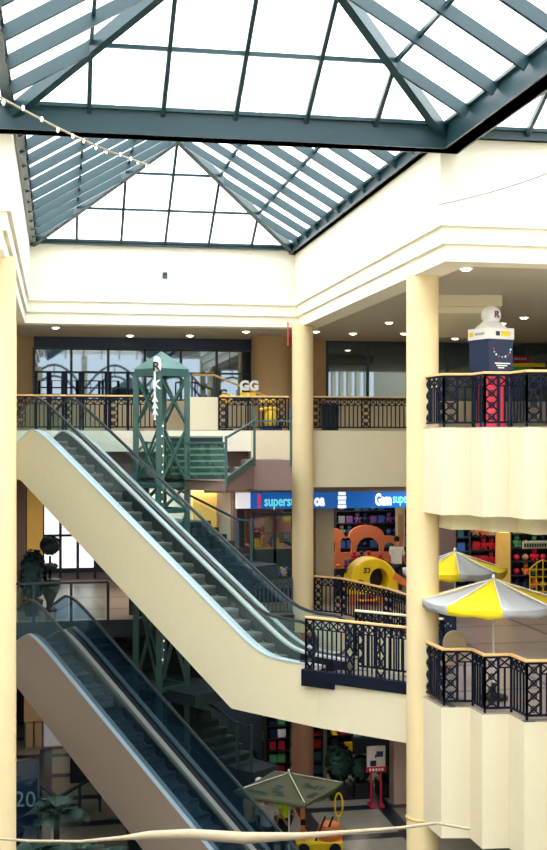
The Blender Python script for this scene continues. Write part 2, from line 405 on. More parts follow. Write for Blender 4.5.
# ================================================================ SKYLIGHTS
SL = .585
def bay(nm, x0, x1, y0, y1, label, deep=.2):
    root = thing(nm, label, 'skylight', ((x0+x1)/2,(y0+y1)/2,EAVE), kind='structure')
    hw = (x1-x0)/2; xm = (x0+x1)/2; n = round((y1-y0)/1.3); dy = (y1-y0)/n; nx = round((x1-x0)/1.3); dx = (x1-x0)/nx
    R = lambda p, q, w, h, name: MB().bar(p, q, w, h).build(name, steel, root)
    dn = Vector((0,0,-deep/2))
    for i in range(1, n):
        y = y0+dy*i; d = min(hw, y-y0, y1-y)
        for xs, sg in ((x0,1),(x1,-1)):
            R(Vector((xs,y,EAVE))+dn, Vector((xs+sg*d,y,EAVE+SL*d))+dn, .075, deep, 'rafter')
    for i in range(1, nx):
        x = x0+dx*i; d = min(x-x0, x1-x)
        for ys, sg in ((y0,1),(y1,-1)):
            R(Vector((x,ys,EAVE))+dn*.5, Vector((x,ys+sg*d,EAVE+SL*d))+dn*.5, .075, deep*.5, 'rafter')
    for d in (dx, 2*dx):
        z = EAVE+SL*d-.05
        c = [(x0+d,y0+d,z),(x1-d,y0+d,z),(x1-d,y1-d,z),(x0+d,y1-d,z)]
        for k in range(4): R(c[k], c[(k+1)%4], .06, .07, 'purlin')
    ra, rb = Vector((xm,y0+hw,EAVE+SL*hw)), Vector((xm,y1-hw,EAVE+SL*hw))
    for c, r in (((x0,y0),ra),((x1,y0),ra),((x0,y1),rb),((x1,y1),rb)):
        R(Vector((c[0],c[1],EAVE))+dn*1.1, r+dn*1.1, .16, deep*1.15, 'hip_rafter')
    R(ra+dn, rb+dn, .16, deep, 'ridge_beam')
    up = Vector((0,0,.03))
    A,B,C,D = [Vector(v) for v in ((x0,y0,EAVE),(x1,y0,EAVE),(x1,y1,EAVE),(x0,y1,EAVE))]
    for ps in ([A,B,ra],[B,C,rb,ra],[C,D,rb],[D,A,ra,rb]):
        MB().add([p+up for p in ps], [tuple(range(len(ps)))]).build('glazing', roofglass, root)
    return root
YE = YF-.2
bay('window_1', XL+.05, XR-.05, YE+.15, YB-.05, 'hipped skylight over the escalators')
bay('window_2', XL+.05, XR-.05, YE-13.2, YE-.1, 'hipped skylight over the front of the hall')
bay('window_3', XR+.35, XW1-.1, YE-13.2, YE+.15, 'hipped skylight over the balconies')
bay('window_5', XW0+.1, XL-.35, YE-13.2, YE+.15, 'hipped skylight on the west side')
bay('window_6', XL+.05, XR-.05, YW0, YE-13.4, 'hipped skylight over the entrance')
struct('roof_flat_south_east', MB().box((XR+.2,YW0,EAVE),(XW1,YE-13.2,EAVE+.2)), plaster)
struct('roof_flat_south_west', MB().box((XW0,YW0,EAVE),(XL-.2,YE-13.2,EAVE+.2)), plaster)
# beams: eave gutters and the deep box beams between the bays
def beam(a, b, w, z0, z1, label):
    m = MB(); d = (Vector(b)-Vector(a)).normalized(); s = Vector((-d.y,d.x,0))*(w/2)
    m.bar((a[0],a[1],(z0+z1)/2),(b[0],b[1],(z0+z1)/2), w, z1-z0)
    m.bar((a[0],a[1],z1-.03),(b[0],b[1],z1-.03), w+.14, .06)
    m.bar((a[0],a[1],z0+.02),(b[0],b[1],z0+.02), w+.08, .04)
    o = m.build('roof_beam', steel); tag(o, label, None, None, 'structure'); return o
ZB = EZ+5.2
beam((XL-.3,YE+.02,0),(XR+.3,YE+.02,0), .3, ZB, EAVE+.06, 'deep teal steel beam across the hall under the skylights')
beam((XR+.14,YE+.2,0),(XR+.14,YW0,0), .3, ZB, EAVE+.06, 'deep teal steel beam running out from the near corner')
beam((XL-.03,YE-.2,0),(XL-.03,YW0,0), .06, EAVE-.06, EAVE+.06, 'deep teal steel beam on the west side of the front bay')
beam((XR+.3,YF+.0,0),(XW1,YF+.0,0), .22, WT-.02, EAVE+.08, 'teal steel eave beam over the balcony wall')
beam((XW0,YF+.0,0),(XL-.3,YF+.0,0), .22, WT-.25, EAVE+.08, 'teal steel eave beam on the west wall')
beam((XR-.02,YE,0),(XR-.02,YB,0), .24, WT-.12, EAVE+.05, 'teal steel eave beam along the east wall')
beam((XL+.02,YE,0),(XL+.02,YB,0), .24, WT-.02, EAVE+.05, 'teal steel eave beam along the west wall')
beam((XL,YB-.02,0),(XR,YB-.02,0), .16, WT, EAVE+.02, 'teal steel eave beam on the far wall')
beam((XL,YE-13.3,0),(XR,YE-13.3,0), .3, ZB, EAVE+.06, 'deep teal steel beam behind the viewer')

# ================================================================ RAILINGS
def lattice(a, b, z0, z1, n=4):
    m = MB(); a, b = Vector(a), Vector(b)
    A0, B0 = Vector((a.x,a.y,z0)), Vector((b.x,b.y,z0)); H = Vector((0,0,z1-z0))
    m.bar(A0, A0+H, .04, .04); m.bar(B0, B0+H, .04, .04)
    for k in range(n+1): m.bar(A0+H*k/n, B0+H*k/n, .025, .025) if k in (0,n) else None
    for k in range(n):
        m.bar(A0+H*k/n, B0+H*(k+1)/n, .036, .03); m.bar(B0+H*k/n, A0+H*(k+1)/n, .036, .03)
        c = (A0+B0)/2+H*(k+.5)/n; d = (B0-A0).normalized()
        m.tube([c+d*(.055*math.cos(2*PI*i/8))+Vector((0,0,.055*math.sin(2*PI*i/8))) for i in range(8)], .012, 4, True, up=d.cross(Vector((0,0,1))))
    return m
def railing(name, label, pts, z, h=1.08, lats=None, spacing=.13, group=None, hand=wood, metal=iron, frieze=True, lw=.26, skip=()):
    pts = [Vector((p[0],p[1],0)) for p in pts]
    c = sum(pts, Vector((0,0,0)))/len(pts)
    root = thing(name, label, 'railing', (c.x,c.y,z), group)
    top = z+h
    up = Vector((0,0,1))
    MB().sweep([p+up*(top-.025) for p in pts], [(-.045,-.02),(.045,-.02),(.045,.012),(.02,.025),(-.02,.025),(-.045,.012)]).build('handrail', hand, root)
    mt = MB(); mt.sweep([p+up*(top-.065) for p in pts], [(-.02,-.02),(.02,-.02),(.02,.02),(-.02,.02)])
    mt.build('top_bar', metal, root)
    MB().sweep([p+up*(z+.09) for p in pts], [(-.02,-.02),(.02,-.02),(.02,.02),(-.02,.02)]).build('bottom_bar', metal, root)
    zf = top-.27 if frieze else top-.07
    bal = None
    for i in range(len(pts)-1):
        a, b = pts[i], pts[i+1]; L = (b-a).length; d = (b-a)/L
        spots = lats[i] if lats else ([0.0, L-lw] if L > .9 else ([0.0] if L > .42 and i % 2 == 1 else []))
        MB().bar(a+up*z, a+up*(top-.06), .04, .04).build('post', metal, root)
        for s in spots:
            lattice(a+d*s, a+d*(s+lw), z+.08, top-.08).build('lattice_panel', metal, root)
        s = 0; free = []
        for t in sorted(spots)+[L+1e-6]:
            if t-s > .12: free.append((s, min(t, L)))
            s = t+lw
        for s0, s1 in free:
            if frieze:
                m = MB(); m.bar(a+d*s0+up*zf, a+d*s1+up*zf, .025, .025)
                n = max(1, round((s1-s0)/.2))
                for k in range(n):
                    p = a+d*(s0+(s1-s0)*k/n); q = a+d*(s0+(s1-s0)*(k+1)/n)
                    m.bar(p+up*zf, q+up*(top-.07), .026, .026); m.bar(q+up*zf, p+up*(top-.07), .026, .026); m.bar(q+up*zf, q+up*(top-.07), .026, .026)
                m.build('frieze', metal, root)
            n = max(1, round((s1-s0)/spacing))
            for k in range(1, n+1 if n == 1 else n):
                p = a+d*(s0+(s1-s0)*(k-.0)/n) if n > 1 else a+d*(s0+s1)/2
                zl = zf-z-.09
                if bal is None or abs(bal[1]-zl) > 1e-4:
                    ob = MB().box((-.016,-.016,0),(.016,.016,zl)).build('baluster', metal, root, local=True); bal = (ob, zl)
                else:
                    ob = bal[0].copy(); COL.objects.link(ob)
                ob.parent = root; ob.location = Vector((p.x,p.y,z+.09))-root.location
    e = pts[-1]; MB().bar(e+up*z, e+up*(top-.06), .04, .04).build('post', metal, root)
    return root
inset = [(x+.07, y+.05) for x, y in zig[:13]]
railing('balcony_railing', 'wrought iron railing on the middle stepped balcony in front of the yellow sunshades', inset, MZ, 1.12)
railing('balcony_railing', 'wrought iron railing on the upper stepped balcony in front of the blue kiosk', inset, UZ, 1.05)
def rowlats(L, step, lw=.26, first=0.0):
    n = max(1, round(L/step)); return [min(L-lw, first+(L-lw-first)*k/n) for k in range(n+1)]
x0 = ony(16, YB+.1, 0).x; x1 = ony(163, YB+.1, 0).x
railing('balcony_railing', 'long far railing of the upper floor on the west side of the steel tower', [(x0,YB+.1),(x1,YB+.1)], UZ, 1.02, lats=[rowlats(x1-x0, 1.5)])
x0 = ony(219, YB+.1, 0).x; x1 = 6.75
railing('balcony_railing', 'far upper railing between stair head and far column, before the yellow ride', [(x0,YB+.1),(x1,YB+.1)], UZ, 1.02, lats=[[0, .35+x1-x0-.7]])
railing('balcony_railing', 'far upper railing behind the dark waste bin', [(7.45,YB+.1),(10.8,YB+.1)], UZ, 1.02, lats=[[0, 1.55, 3.0]])
# the middle floor behind
railing('balcony_railing', 'middle floor railing beside the far column in front of the toy shop', [(7.45,34.2),(8.1,33.5),(8.8,31),(9.12,28.5),(8.3,26.4)], MZ, 1.12, spacing=.15)
x0 = ony(238, 34.0, 0).x
railing('balcony_railing', 'middle floor railing in front of the merchandise table', [(x0,34.0),(6.75,34.05)], MZ, 1.08, lats=[[.02]], spacing=.12, metal=mat('grey green railing paint', (84, 96, 96), .5), hand=darksteel)

# ================================================================ ESCALATORS
AL = math.radians(43)
U = Vector((-math.cos(AL)*CP+math.sin(AL)*SP, math.sin(AL)*CP+math.cos(AL)*SP, 0))       # up the run
V = Vector((math.sin(AL)*CP+math.cos(AL)*SP, math.cos(AL)*CP-math.sin(AL)*SP, 0))        # away from the viewer
def escalator(label, foot, z0, rise, run, panelmat, foot_soffit, s_lo, s_hi, bottom=True, stepm=stepm, glass=glass, alu=alu, paledeck=paledeck):
    W = 1.28; k = rise/run
    root = thing('escalator', label, 'escalator', (foot.x,foot.y,z0))
    P = lambda s, t, z: foot+U*s+V*t+Vector((0,0,z-foot.z))
    def soft(x, w): return w*math.log1p(math.exp(max(-40,min(40,x/w))))
    def zd(s): return z0+k*(soft(s,.22)-soft(s-run,.22))
    def zb(s): return max(z0+k*s-1.9, foot_soffit) if s < run-1.0 else min(max(z0+k*s-1.9, foot_soffit), z0+rise-1.45)
    N = 72
    ss = [s_lo+(s_hi-s_lo)*i/N for i in range(N+1)]+[.93]
    ss.sort()
    def panel(t0, t1):
        m = MB(); n = len(ss)
        vs = [P(s,t,z) for s in ss for t,z in ((t0,zb(s)),(t1,zb(s)),(t1,zd(s)),(t0,zd(s)))]
        fs = []
        for i in range(n-1):
            for a in range(4): fs.append((i*4+a, i*4+(a+1)%4, i*4+4+(a+1)%4, i*4+4+a))
        fs += [(0,1,2,3)[::-1], tuple((n-1)*4+a for a in range(4))]
        return m.add(vs, fs)
    panel(-.06,.04).build('side_panel', panelmat, root)
    panel(W-.04,W+.06).build('side_panel', panelmat, root)
    m = MB(); m.add([P(s,t,z) for s in ss for t,z in ((.04,zb(s)),(W-.04,zb(s)),(W-.04,zb(s)+.1),(.04,zb(s)+.1))],
        [(i*4+a, i*4+(a+1)%4, i*4+4+(a+1)%4, i*4+4+a) for i in range(len(ss)-1) for a in range(4)]).build('soffit', panelmat, root)
    # decks (skirt caps)
    rect = lambda a,b,c,d: [(a,c),(b,c),(b,d),(a,d)]
    def strip(name, t0, t1, dz0, dz1, m_):
        sg = MB(); line = [P(s,0,zd(s)) for s in ss]
        # sweep side axis = U x up ; V is on the negative side
        tt = U.cross(Vector((0,0,1))).dot(V)
        pr = [(t*tt, z) for t, z in ((t0,dz0),(t1,dz0),(t1,dz1),(t0,dz1))]
        return sg.sweep(line, pr).build(name, m_, root)
    strip('outer_deck', -.075, .05, 0.0, .03, paledeck)
    strip('inner_deck', .05, .20, -.05, .01, alu)
    strip('inner_deck', W-.31, W-.17, -.05, .015, alu)
    strip('deck_groove', W-.15, W+.04, -.02, .012, black)
    strip('outer_deck', W+.04, W+.16, 0.0, .045, alu)
    strip('skirt', .185, .20, -.34, -.03, black)
    strip('skirt', W-.33, W-.315, -.34, -.03, black)
    # steps
    pitch = .4; n = int((run+1.6)/pitch); sm = None
    for i in range(-2, n-1):
        s = i*pitch+.1
        zt = zd(s+pitch*.25)-.26
        m = MB(); a,b,c,d = P(s,.21,zt),P(s,W-.34,zt),P(s+pitch*1.02,W-.34,zt),P(s+pitch*1.02,.21,zt)
        dn = Vector((0,0,-.06)); m.add([a,b,c,d,a+dn,b+dn,c+dn,d+dn], [(0,1,2,3),(4,5,6,7),(0,1,5,4),(1,2,6,5),(2,3,7,6),(3,0,4,7)])
        st = m.build('step', stepm, root)
        rh = Vector((0,0,-.28)); e = U*.02
        MB().add([a+dn,b+dn,b+rh,a+rh,a+dn+e,b+dn+e,b+rh+e,a+rh+e], [(0,1,2,3),(4,5,6,7),(0,1,5,4),(1,2,6,5),(2,3,7,6),(3,0,4,7)]).build('riser', riser, st)
    # balustrades
    for t in (.05, W-.05):
        lo, hi = (-1.1 if bottom else s_lo), min(s_hi, run+1.2)
        gs = [lo+(hi-lo)*i/40 for i in range(41)]
        m = MB(); vs = [P(s,t+dt,zd(s)+dz) for s in gs for dt,dz in ((-.006,.03),(.006,.03),(.006,.88),(-.006,.88))]
        m.add(vs, [(i*4+a, i*4+(a+1)%4, i*4+4+(a+1)%4, i*4+4+a) for i in range(40) for a in range(4)]).build('glass_balustrade', glass, root)
        hp = [P(s,t,zd(s)+.92) for s in gs]
        if bottom:
            ca = P(lo,t,zd(lo)+.47); r = .45
            hp = [ca-U*(r*math.sin(PI*j/10))+Vector((0,0,-r*math.cos(PI*j/10))) for j in range(0,10)]+hp
        up0 = V
        MB().sweep(hp, [(-.03,-.03),(.03,-.03),(.03,.03),(-.03,.03)], up=V).build('handrail', rubber, root, smooth=False)
    return root, P, zd
f0 = 27.0; FOOT1 = atz(263, f0, 0); FOOT1.z = EZ-5.035
e1, P1, zd1 = escalator('upper cream sided escalator climbing from the middle landing to the upper floor', FOOT1, EZ-5.035, 5.26, 8.635, escpanel, EZ-6.35, -1.7, 9.8)
f0 = 25.25; FOOT2 = atz(273.5, f0, 0); FOOT2.z = EZ-10.44
e2, P2, zd2 = escalator('lower beige sided escalator climbing from the ground to the middle floor', FOOT2, EZ-10.44, 5.26, 8.635, escpanel2, EZ-10.62, -1.7, 9.4, stepm=stepd, glass=glassd, alu=mat('dull aluminium', (150, 150, 146), .45, metal=.3), paledeck=mat('dull pale trim', (150, 164, 172), .45))  # dim lower level put into darker steps, cladding and hazy glass
# landing bridge at the foot of the upper escalator
def pl(s, t): v = P1(s, t, 0); return (v.x, v.y)
A, B = pl(-1.0,-.12), pl(-1.0,1.5)
C = (8.1,26.0); D = (7.3,23.1)
n1 = atz(300, 26.0, 0); n2 = atz(407, 24.5, 0)
N1 = pl(-1.72,-.06); N2 = (n2.x,n2.y); N2b = (7.22,23.1)
struct('floor_landing', MB().prism([pl(-1.5,.0), N1, N2, N2b, C, pl(-3.4,1.55), pl(-1.5,1.3)], EZ-6.35, EZ-5.32), plaster2, 'cream bridge landing at the foot of the upper escalator')
struct('floor_landing_tiles', MB().prism([pl(-1.5,.1), (N1[0]+.08,N1[1]+.1), (N2[0]+.08,N2[1]+.1), (7.3,23.3), C, pl(-3.4,1.5), pl(-1.5,1.25)], EZ-5.32, EZ-5.26), midtile)
lo = Vector((pl(-1.40,-.11)[0],pl(-1.40,-.11)[1],0)); hi = Vector((N2[0]+.03,N2[1]+.03,0)); L = (hi-lo).length
railing('landing_railing', 'wrought iron railing with oak handrail on the bridge landing, near side', [lo,hi], EZ-5.3, 1.36, lats=[[0, 1.02, L-.75]], spacing=.12, lw=.2)
sh = V*1.3; q0 = Vector(pl(-1.6,1.38)).to_3d(); q1 = q0+(hi-lo).normalized()*2.2
railing('landing_railing', 'railing with pale handrail on the far side of the bridge landing', [q0,q1], EZ-5.3, 1.36, lats=[[0,1.6]], spacing=.14, lw=.2, hand=mat('cream handrail', (236,222,190), .5))
# dark planted kerb along the landing edge
kb = MB(); d = (hi-lo).normalized(); s = Vector((d.y,-d.x,0))
kb.bar(lo+Vector((0,0,EZ-5.22))-d*.06+s*.02, hi+Vector((0,0,EZ-5.22)), .16, .24); kb.bar(lo+Vector((0,0,EZ-5.36))-d*.06+s*.03, lo+d*.75+Vector((0,0,EZ-5.36)), .14, .2)
struct('trim_1', kb, iron, 'dark kerb under the landing railing')
# ================================================================ MAST TOWER AND STAIRS
def px_x(px, f): return atz(px, f, 0)
tc = atz(161.5, 32.45, 0); r = .70
fw = cf(0,1).normalized(); rt = cf(1,0).normalized()
tower = thing('steel_tower', 'green steel mast tower with gabled top rising between the escalators and the stairs', 'tower', (tc.x,tc.y,0))
corners = [tc-rt*r, tc-fw*r, tc+rt*r, tc+fw*r]
ztop = EZ+1.72
for c in corners:
    MB().bar(c, c+Vector((0,0,ztop)), .15, .15, up=fw).build('post', green, tower)
for z in (ztop, UZ-1.5, MZ+3.2, MZ+1.2, MZ-1.6):
    for i in range(4):
        a, b = corners[i], corners[(i+1)%4]
        MB().bar(a+Vector((0,0,z)), b+Vector((0,0,z)), .10, .20 if z == ztop else .12).build('cross_beam', green, tower)
lv = [MZ-1.6, MZ+1.2, MZ+3.2, UZ-1.5, UZ+.1, ztop-.1]
for z0, z1 in zip(lv[:-1], lv[1:]):
    for i in range(4):
        a, b = corners[i], corners[(i+1)%4]
        m = MB(); m.bar(a+Vector((0,0,z0)), b+Vector((0,0,z1)), .05, .05); m.bar(b+Vector((0,0,z0)), a+Vector((0,0,z1)), .05, .05)
        m.build('cross_brace', green, tower)
apex = tc+Vector((0,0,EZ+2.32))
m = MB(); cs = [c*1.0+(c-tc)*.12+Vector((0,0,ztop+.08)) for c in corners]
cs = [Vector((v.x,v.y,ztop+.1)) for v in cs]
m.add(cs+[apex], [(0,1,4),(1,2,4),(2,3,4),(3,0,4),(3,2,1,0)]); m.build('gable_roof', green, tower)
# vertical lettered sign on the near post, and a string of lights below it
sp = corners[1]-fw*.14-rt*.10
sign = thing('vertical_sign', 'narrow white vertical letter sign hung on the near post of the green tower', 'sign', (sp.x,sp.y,EZ+1.0))
MB().bar(sp+Vector((0,0,EZ+.42)), sp+Vector((0,0,EZ+2.12)), .05, .03, up=fw).build('backing_strip', white, sign)
zz = EZ+2.08
MB().lathe(sp-fw*.0+rt*.06+Vector((0,0,EZ+1.72)), [(.02,0),(.1,.02),(.11,.2),(.08,.36),(.02,.4)], 14, (1,.3)).build('white_lamp', white, sign, smooth=True)
for ch, zz in (('R', EZ+1.74), ('K', EZ+1.26), ('A', EZ+.92), ('A', EZ+.74), ('A', EZ+.56)):
    text('letter', ch, .34 if ch in 'RK' else .22, sp-fw*.06-rt*.06+Vector((0,0,zz)), black if ch == 'R' else white, sign, rot=(PI/2,0,-PSI), ext=.012, off=.008)
def light_string(name, label, pts, n, r=.008, br=.022, group=None):
    root = thing(name, label, 'string lights', pts[0], group)
    MB().tube(pts, r, 6).build('cable', ropem, root)
    tot = sum((Vector(pts[i+1])-Vector(pts[i])).length for i in range(len(pts)-1)); b = None
    for k in range(n):
        d = tot*(k+.5)/n; i = 0
        while i < len(pts)-2 and d > (Vector(pts[i+1])-Vector(pts[i])).length: d -= (Vector(pts[i+1])-Vector(pts[i])).length; i += 1
        p = Vector(pts[i])+(Vector(pts[i+1])-Vector(pts[i])).normalized()*d+Vector((random.uniform(-.04,.04),random.uniform(-.02,.02),random.uniform(-.05,.02)))
        if b is None: b = MB().ball((0,0,0), (br,br,br*1.8), 8, 6).build('bulb', bulbm, root, smooth=True, local=True); ob = b
        else: ob = b.copy(); COL.objects.link(ob)
        ob.parent = root; ob.location = p-root.location
    return root
q = sp+rt*.22+fw*.06
light_string('string_lights', 'string of tiny white lights hanging down the green tower below the vertical sign', [q+Vector((0,0,EZ+.4-.5*i)) for i in range(14)], 26, br=.016)

# ---- stairs: everything that belongs to one storey, then a copy for the storey below
D = -U                                     # downwards, to the right and towards the viewer
def box_uv(m, o, s0, s1, t0, t1, z0, z1, du=D, dv=V):
    vs = [o+du*s+dv*t for s,t in ((s0,t0),(s1,t0),(s1,t1),(s0,t1))]
    vs = [Vector((v.x,v.y,z0)) for v in vs]+[Vector((v.x,v.y,z1)) for v in vs]
    return m.add(vs, [(3,2,1,0),(4,5,6,7),(0,1,5,4),(1,2,6,5),(2,3,7,6),(3,0,4,7)])
xa0, xa1 = ony(166, 34.45, 0).x, ony(222, 34.45, 0).x
st = thing('staircase', 'open staircase with pale green steps and glass balustrades behind the upper escalator', 'staircase', (3.4,33,EZ-1.2))
n = 8; top = UZ
for i in range(n-1):
    z1 = top-(i+1)*.171; y1 = YB-.02-i*.26
    t_ = MB().box((xa0, y1-.29, z1-.05), (xa1+.0, y1, z1)).build('tread', stairg, st)
    MB().box((xa0, y1-.25, z1-.18), (xa1+.0, y1, z1-.05)).build('riser', stairm, t_)
zl = EZ-1.2
a0 = atz(226, 31.3, 0)
lp = [a0, a0+U*3.9, a0+U*3.9+V*.5]
back = [(xa0-1.6, 33.9), (xa1, 33.4), (xa1+.25, 32.4)]
MB().prism([(p.x,p.y) for p in lp]+back, zl-.27, zl).build('landing', mauve, st)
# side flight up towards the far column
b0 = atz(254, 33.3, 0)
for i in range(3):
    p = a0.lerp(b0, (i+.15)/3.0); p2 = a0.lerp(b0, (i+1.15)/3.0); q = Vector((.1,1.3,0))
    MB().prism([(p.x,p.y),(p2.x,p2.y),(p2.x+q.x,p2.y+q.y),(p.x+q.x,p.y+q.y)], zl-.27+.0*i, zl+.165*(i+1)).build('tread', mauve, st)
e0 = atz(292, 33.3, 0)
MB().prism([(b0.x-.15,b0.y),(e0.x,e0.y),(e0.x,YB-.25),(b0.x-.15,YB-.25)], EZ-1.52, EZ-.68).build('side_platform', mauve, st)  # mauve puts the shadow on this side into its colour
# glass balustrade with posts
def post(p, z, h, m_=green, w=.07):
    return MB().bar(Vector((p.x,p.y,z-.18)), Vector((p.x,p.y,z+h)), w, w, up=fw).build('post', m_, st)
def pane(p, q, z0, z1, zt0, zt1):
    P_, Q_ = Vector((p.x,p.y,z0)), Vector((q.x,q.y,z1)); n_ = (Q_-P_).cross(Vector((0,0,1))).normalized()
    MB().slab([P_, Q_, Vector((q.x,q.y,zt1)), Vector((p.x,p.y,zt0))], n_, .012).build('glass_panel', gglass, st)
    MB().bar(Vector((p.x,p.y,zt0+.03)), Vector((q.x,q.y,zt1+.03)), .05, .05).build('handrail', green, st)
pa, pb, pc = a0, a0+U*1.55, a0+U*3.2
pd = a0+U*3.9+V*.3
for p, h in ((pa,1.2),(pb,1.1),(pc,1.05)): post(p, zl, h)
pane(pb, pa, zl+.05, zl+.05, zl+.98, zl+.98); pane(pc, pb, zl+.05, zl+.05, zl+.98, zl+.98); pane(pd, pc, zl+.02, zl+.05, zl+.75, zl+.98)
pe, pf = atz(254.5, 33.25, 0), atz(291, 33.25, 0)
post(pe, EZ-.68, 1.5); post(pf, EZ-.68, 1.5)
MB().bar((pe.x,pe.y,EZ+.42),(pf.x,pf.y,EZ+.42),.05,.05).build('handrail', green, st)
MB().bar((pa.x,pa.y,zl+1.15),(pe.x,pe.y,EZ+.42),.05,.05).build('handrail', green, st)
MB().bar((pa.x,pa.y,zl+.02)+Vector((0,0,0)) if False else Vector((pa.x,pa.y,zl+.02)),Vector((pe.x,pe.y,EZ-.66)),.06,.16).build('stringer', green, st)

def lower_flights(root, dz, stm):
    o = atz(161, 33.5, 0); zt = EZ-2.40+dz
    m = MB(); box_uv(m, o, -1.4, 1.0, 0, 1.0, zt-.3, zt); m.build('landing', stm, root)
    for i in range(6):
        z = zt-.17*(i+1)
        m = MB(); box_uv(m, o, 1.0+.32*i-.02, 1.0+.32*(i+1), 0, 1.0, z-.5, z); m.build('tread', stm, root)
    z3 = zt-.17*6
    m = MB(); box_uv(m, o, 2.9, 3.6, 0, 1.0, z3-.4, z3-.01); m.build('landing', stm, root)
    for i in range(11):
        z = z3-.17*(i+1)
        m = MB(); box_uv(m, o, 2.92-.32*(i+1), 2.92-.32*i+.02, .05, 1.0, z-.4, z); m.build('tread', stm, root)
    # enclosing side wall below the flight
    vs = [o+D*s for s in (-1.4, 1.0, 3.6)]
    z0 = EZ-5.2+dz
    pts = [Vector((vs[0].x,vs[0].y,z0)),Vector((vs[2].x,vs[2].y,z0)),Vector((vs[2].x,vs[2].y,z3-.42)),Vector((vs[1].x,vs[1].y,zt-.75)),Vector((vs[0].x,vs[0].y,zt-.32))]
    MB().slab(pts, V, .06).build('side_panel', stm, root)
    for s, zb in ((-.2, zt), (3.05, z3), (3.55, z3)):
        p = o+D*s; MB().bar(Vector((p.x,p.y,zb)), Vector((p.x,p.y,zb+1.25)), .07, .07).build('post', darksteel, root)
    p, q, e = o+D*(-.2), o+D*3.05, o+D*3.55
    MB().bar(Vector((p.x,p.y,zt+1.2)), Vector((q.x,q.y,z3+1.2)), .05, .05).build('handrail', darksteel, root)
    MB().bar(Vector((q.x,q.y,z3+1.2)), Vector((e.x,e.y,z3+1.2)), .05, .05).build('handrail', darksteel, root)
    MB().slab([Vector((p.x,p.y,zt+.1)), Vector((q.x,q.y,z3+.1)), Vector((q.x,q.y,z3+1.1)), Vector((p.x,p.y,zt+1.1))], V, .012).build('glass_panel', glass, root)
lower_flights(st, 0, stairm)
st2 = thing('staircase', 'shade darkened staircase from the middle floor down to the ground behind the lower escalator', 'staircase', (3.4,33,EZ-6.6))
lower_flights(st2, -5.4, stairm)
m = MB(); q0 = atz(108, 33.6, 0); box_uv(m, q0, 0, 3.6, 0, 1.6, MZ-1.9, MZ-1.6); m.build('landing', stairm, st2)
for i in range(9):
    m = MB(); box_uv(m, q0, -.32*(i+1), -.32*i, 0, 1.6, MZ-1.95+.17*i, MZ-1.6+.17*(i+1)); m.build('tread', stairm, st2)

# glass balustrades of the middle floor seen past the west column
def glass_rail(name, label, pts, z, h, lean=.0, m_=darksteel, gl=glass, every=1.15):
    root = thing(name, label, 'railing', (pts[0][0],pts[0][1],z))
    for (x0,y0),(x1,y1) in zip(pts[:-1], pts[1:]):
        a, b = Vector((x0,y0,z)), Vector((x1,y1,z)); n = max(1, round((b-a).length/every))
        MB().bar(a+Vector((0,0,h)), b+Vector((0,0,h)), .09, .06).build('handrail', m_, root)
        for i in range(n+1):
            p = a.lerp(b, i/n)
            MB().bar(p, p+Vector((0,0,h)), .08, .08).build('post', m_, root)
            if i < n:
                q = a.lerp(b, (i+1)/n); d = (q-p).normalized()
                MB().slab([p+d*.08+Vector((0,0,.08)), q-d*.08+Vector((0,0,.08)), q-d*.08+Vector((0,0,h-.1)), p+d*.08+Vector((0,0,h-.1))], d.cross(Vector((0,0,1))), .012).build('glass_panel', gl, root)
    return root
g0, g1 = ony(40, 33.85, 0), ony(108, 33.85, 0)
glass_rail('glass_railing', 'glass balustrade with dark posts on the middle floor beside the west column', [(g0.x-1.2,33.85),(g1.x,33.85)], MZ, 1.1)
g0, g1 = atz(24, 33.5, 0), atz(58, 31.2, 0); g2 = atz(100, 33.5, 0)
glass_rail('glass_railing', 'glass balustrade with dark posts on the ground floor beside the palms', [(g0.x,g0.y),(g1.x,g1.y),(g2.x,g2.y)], GZ, 1.1)
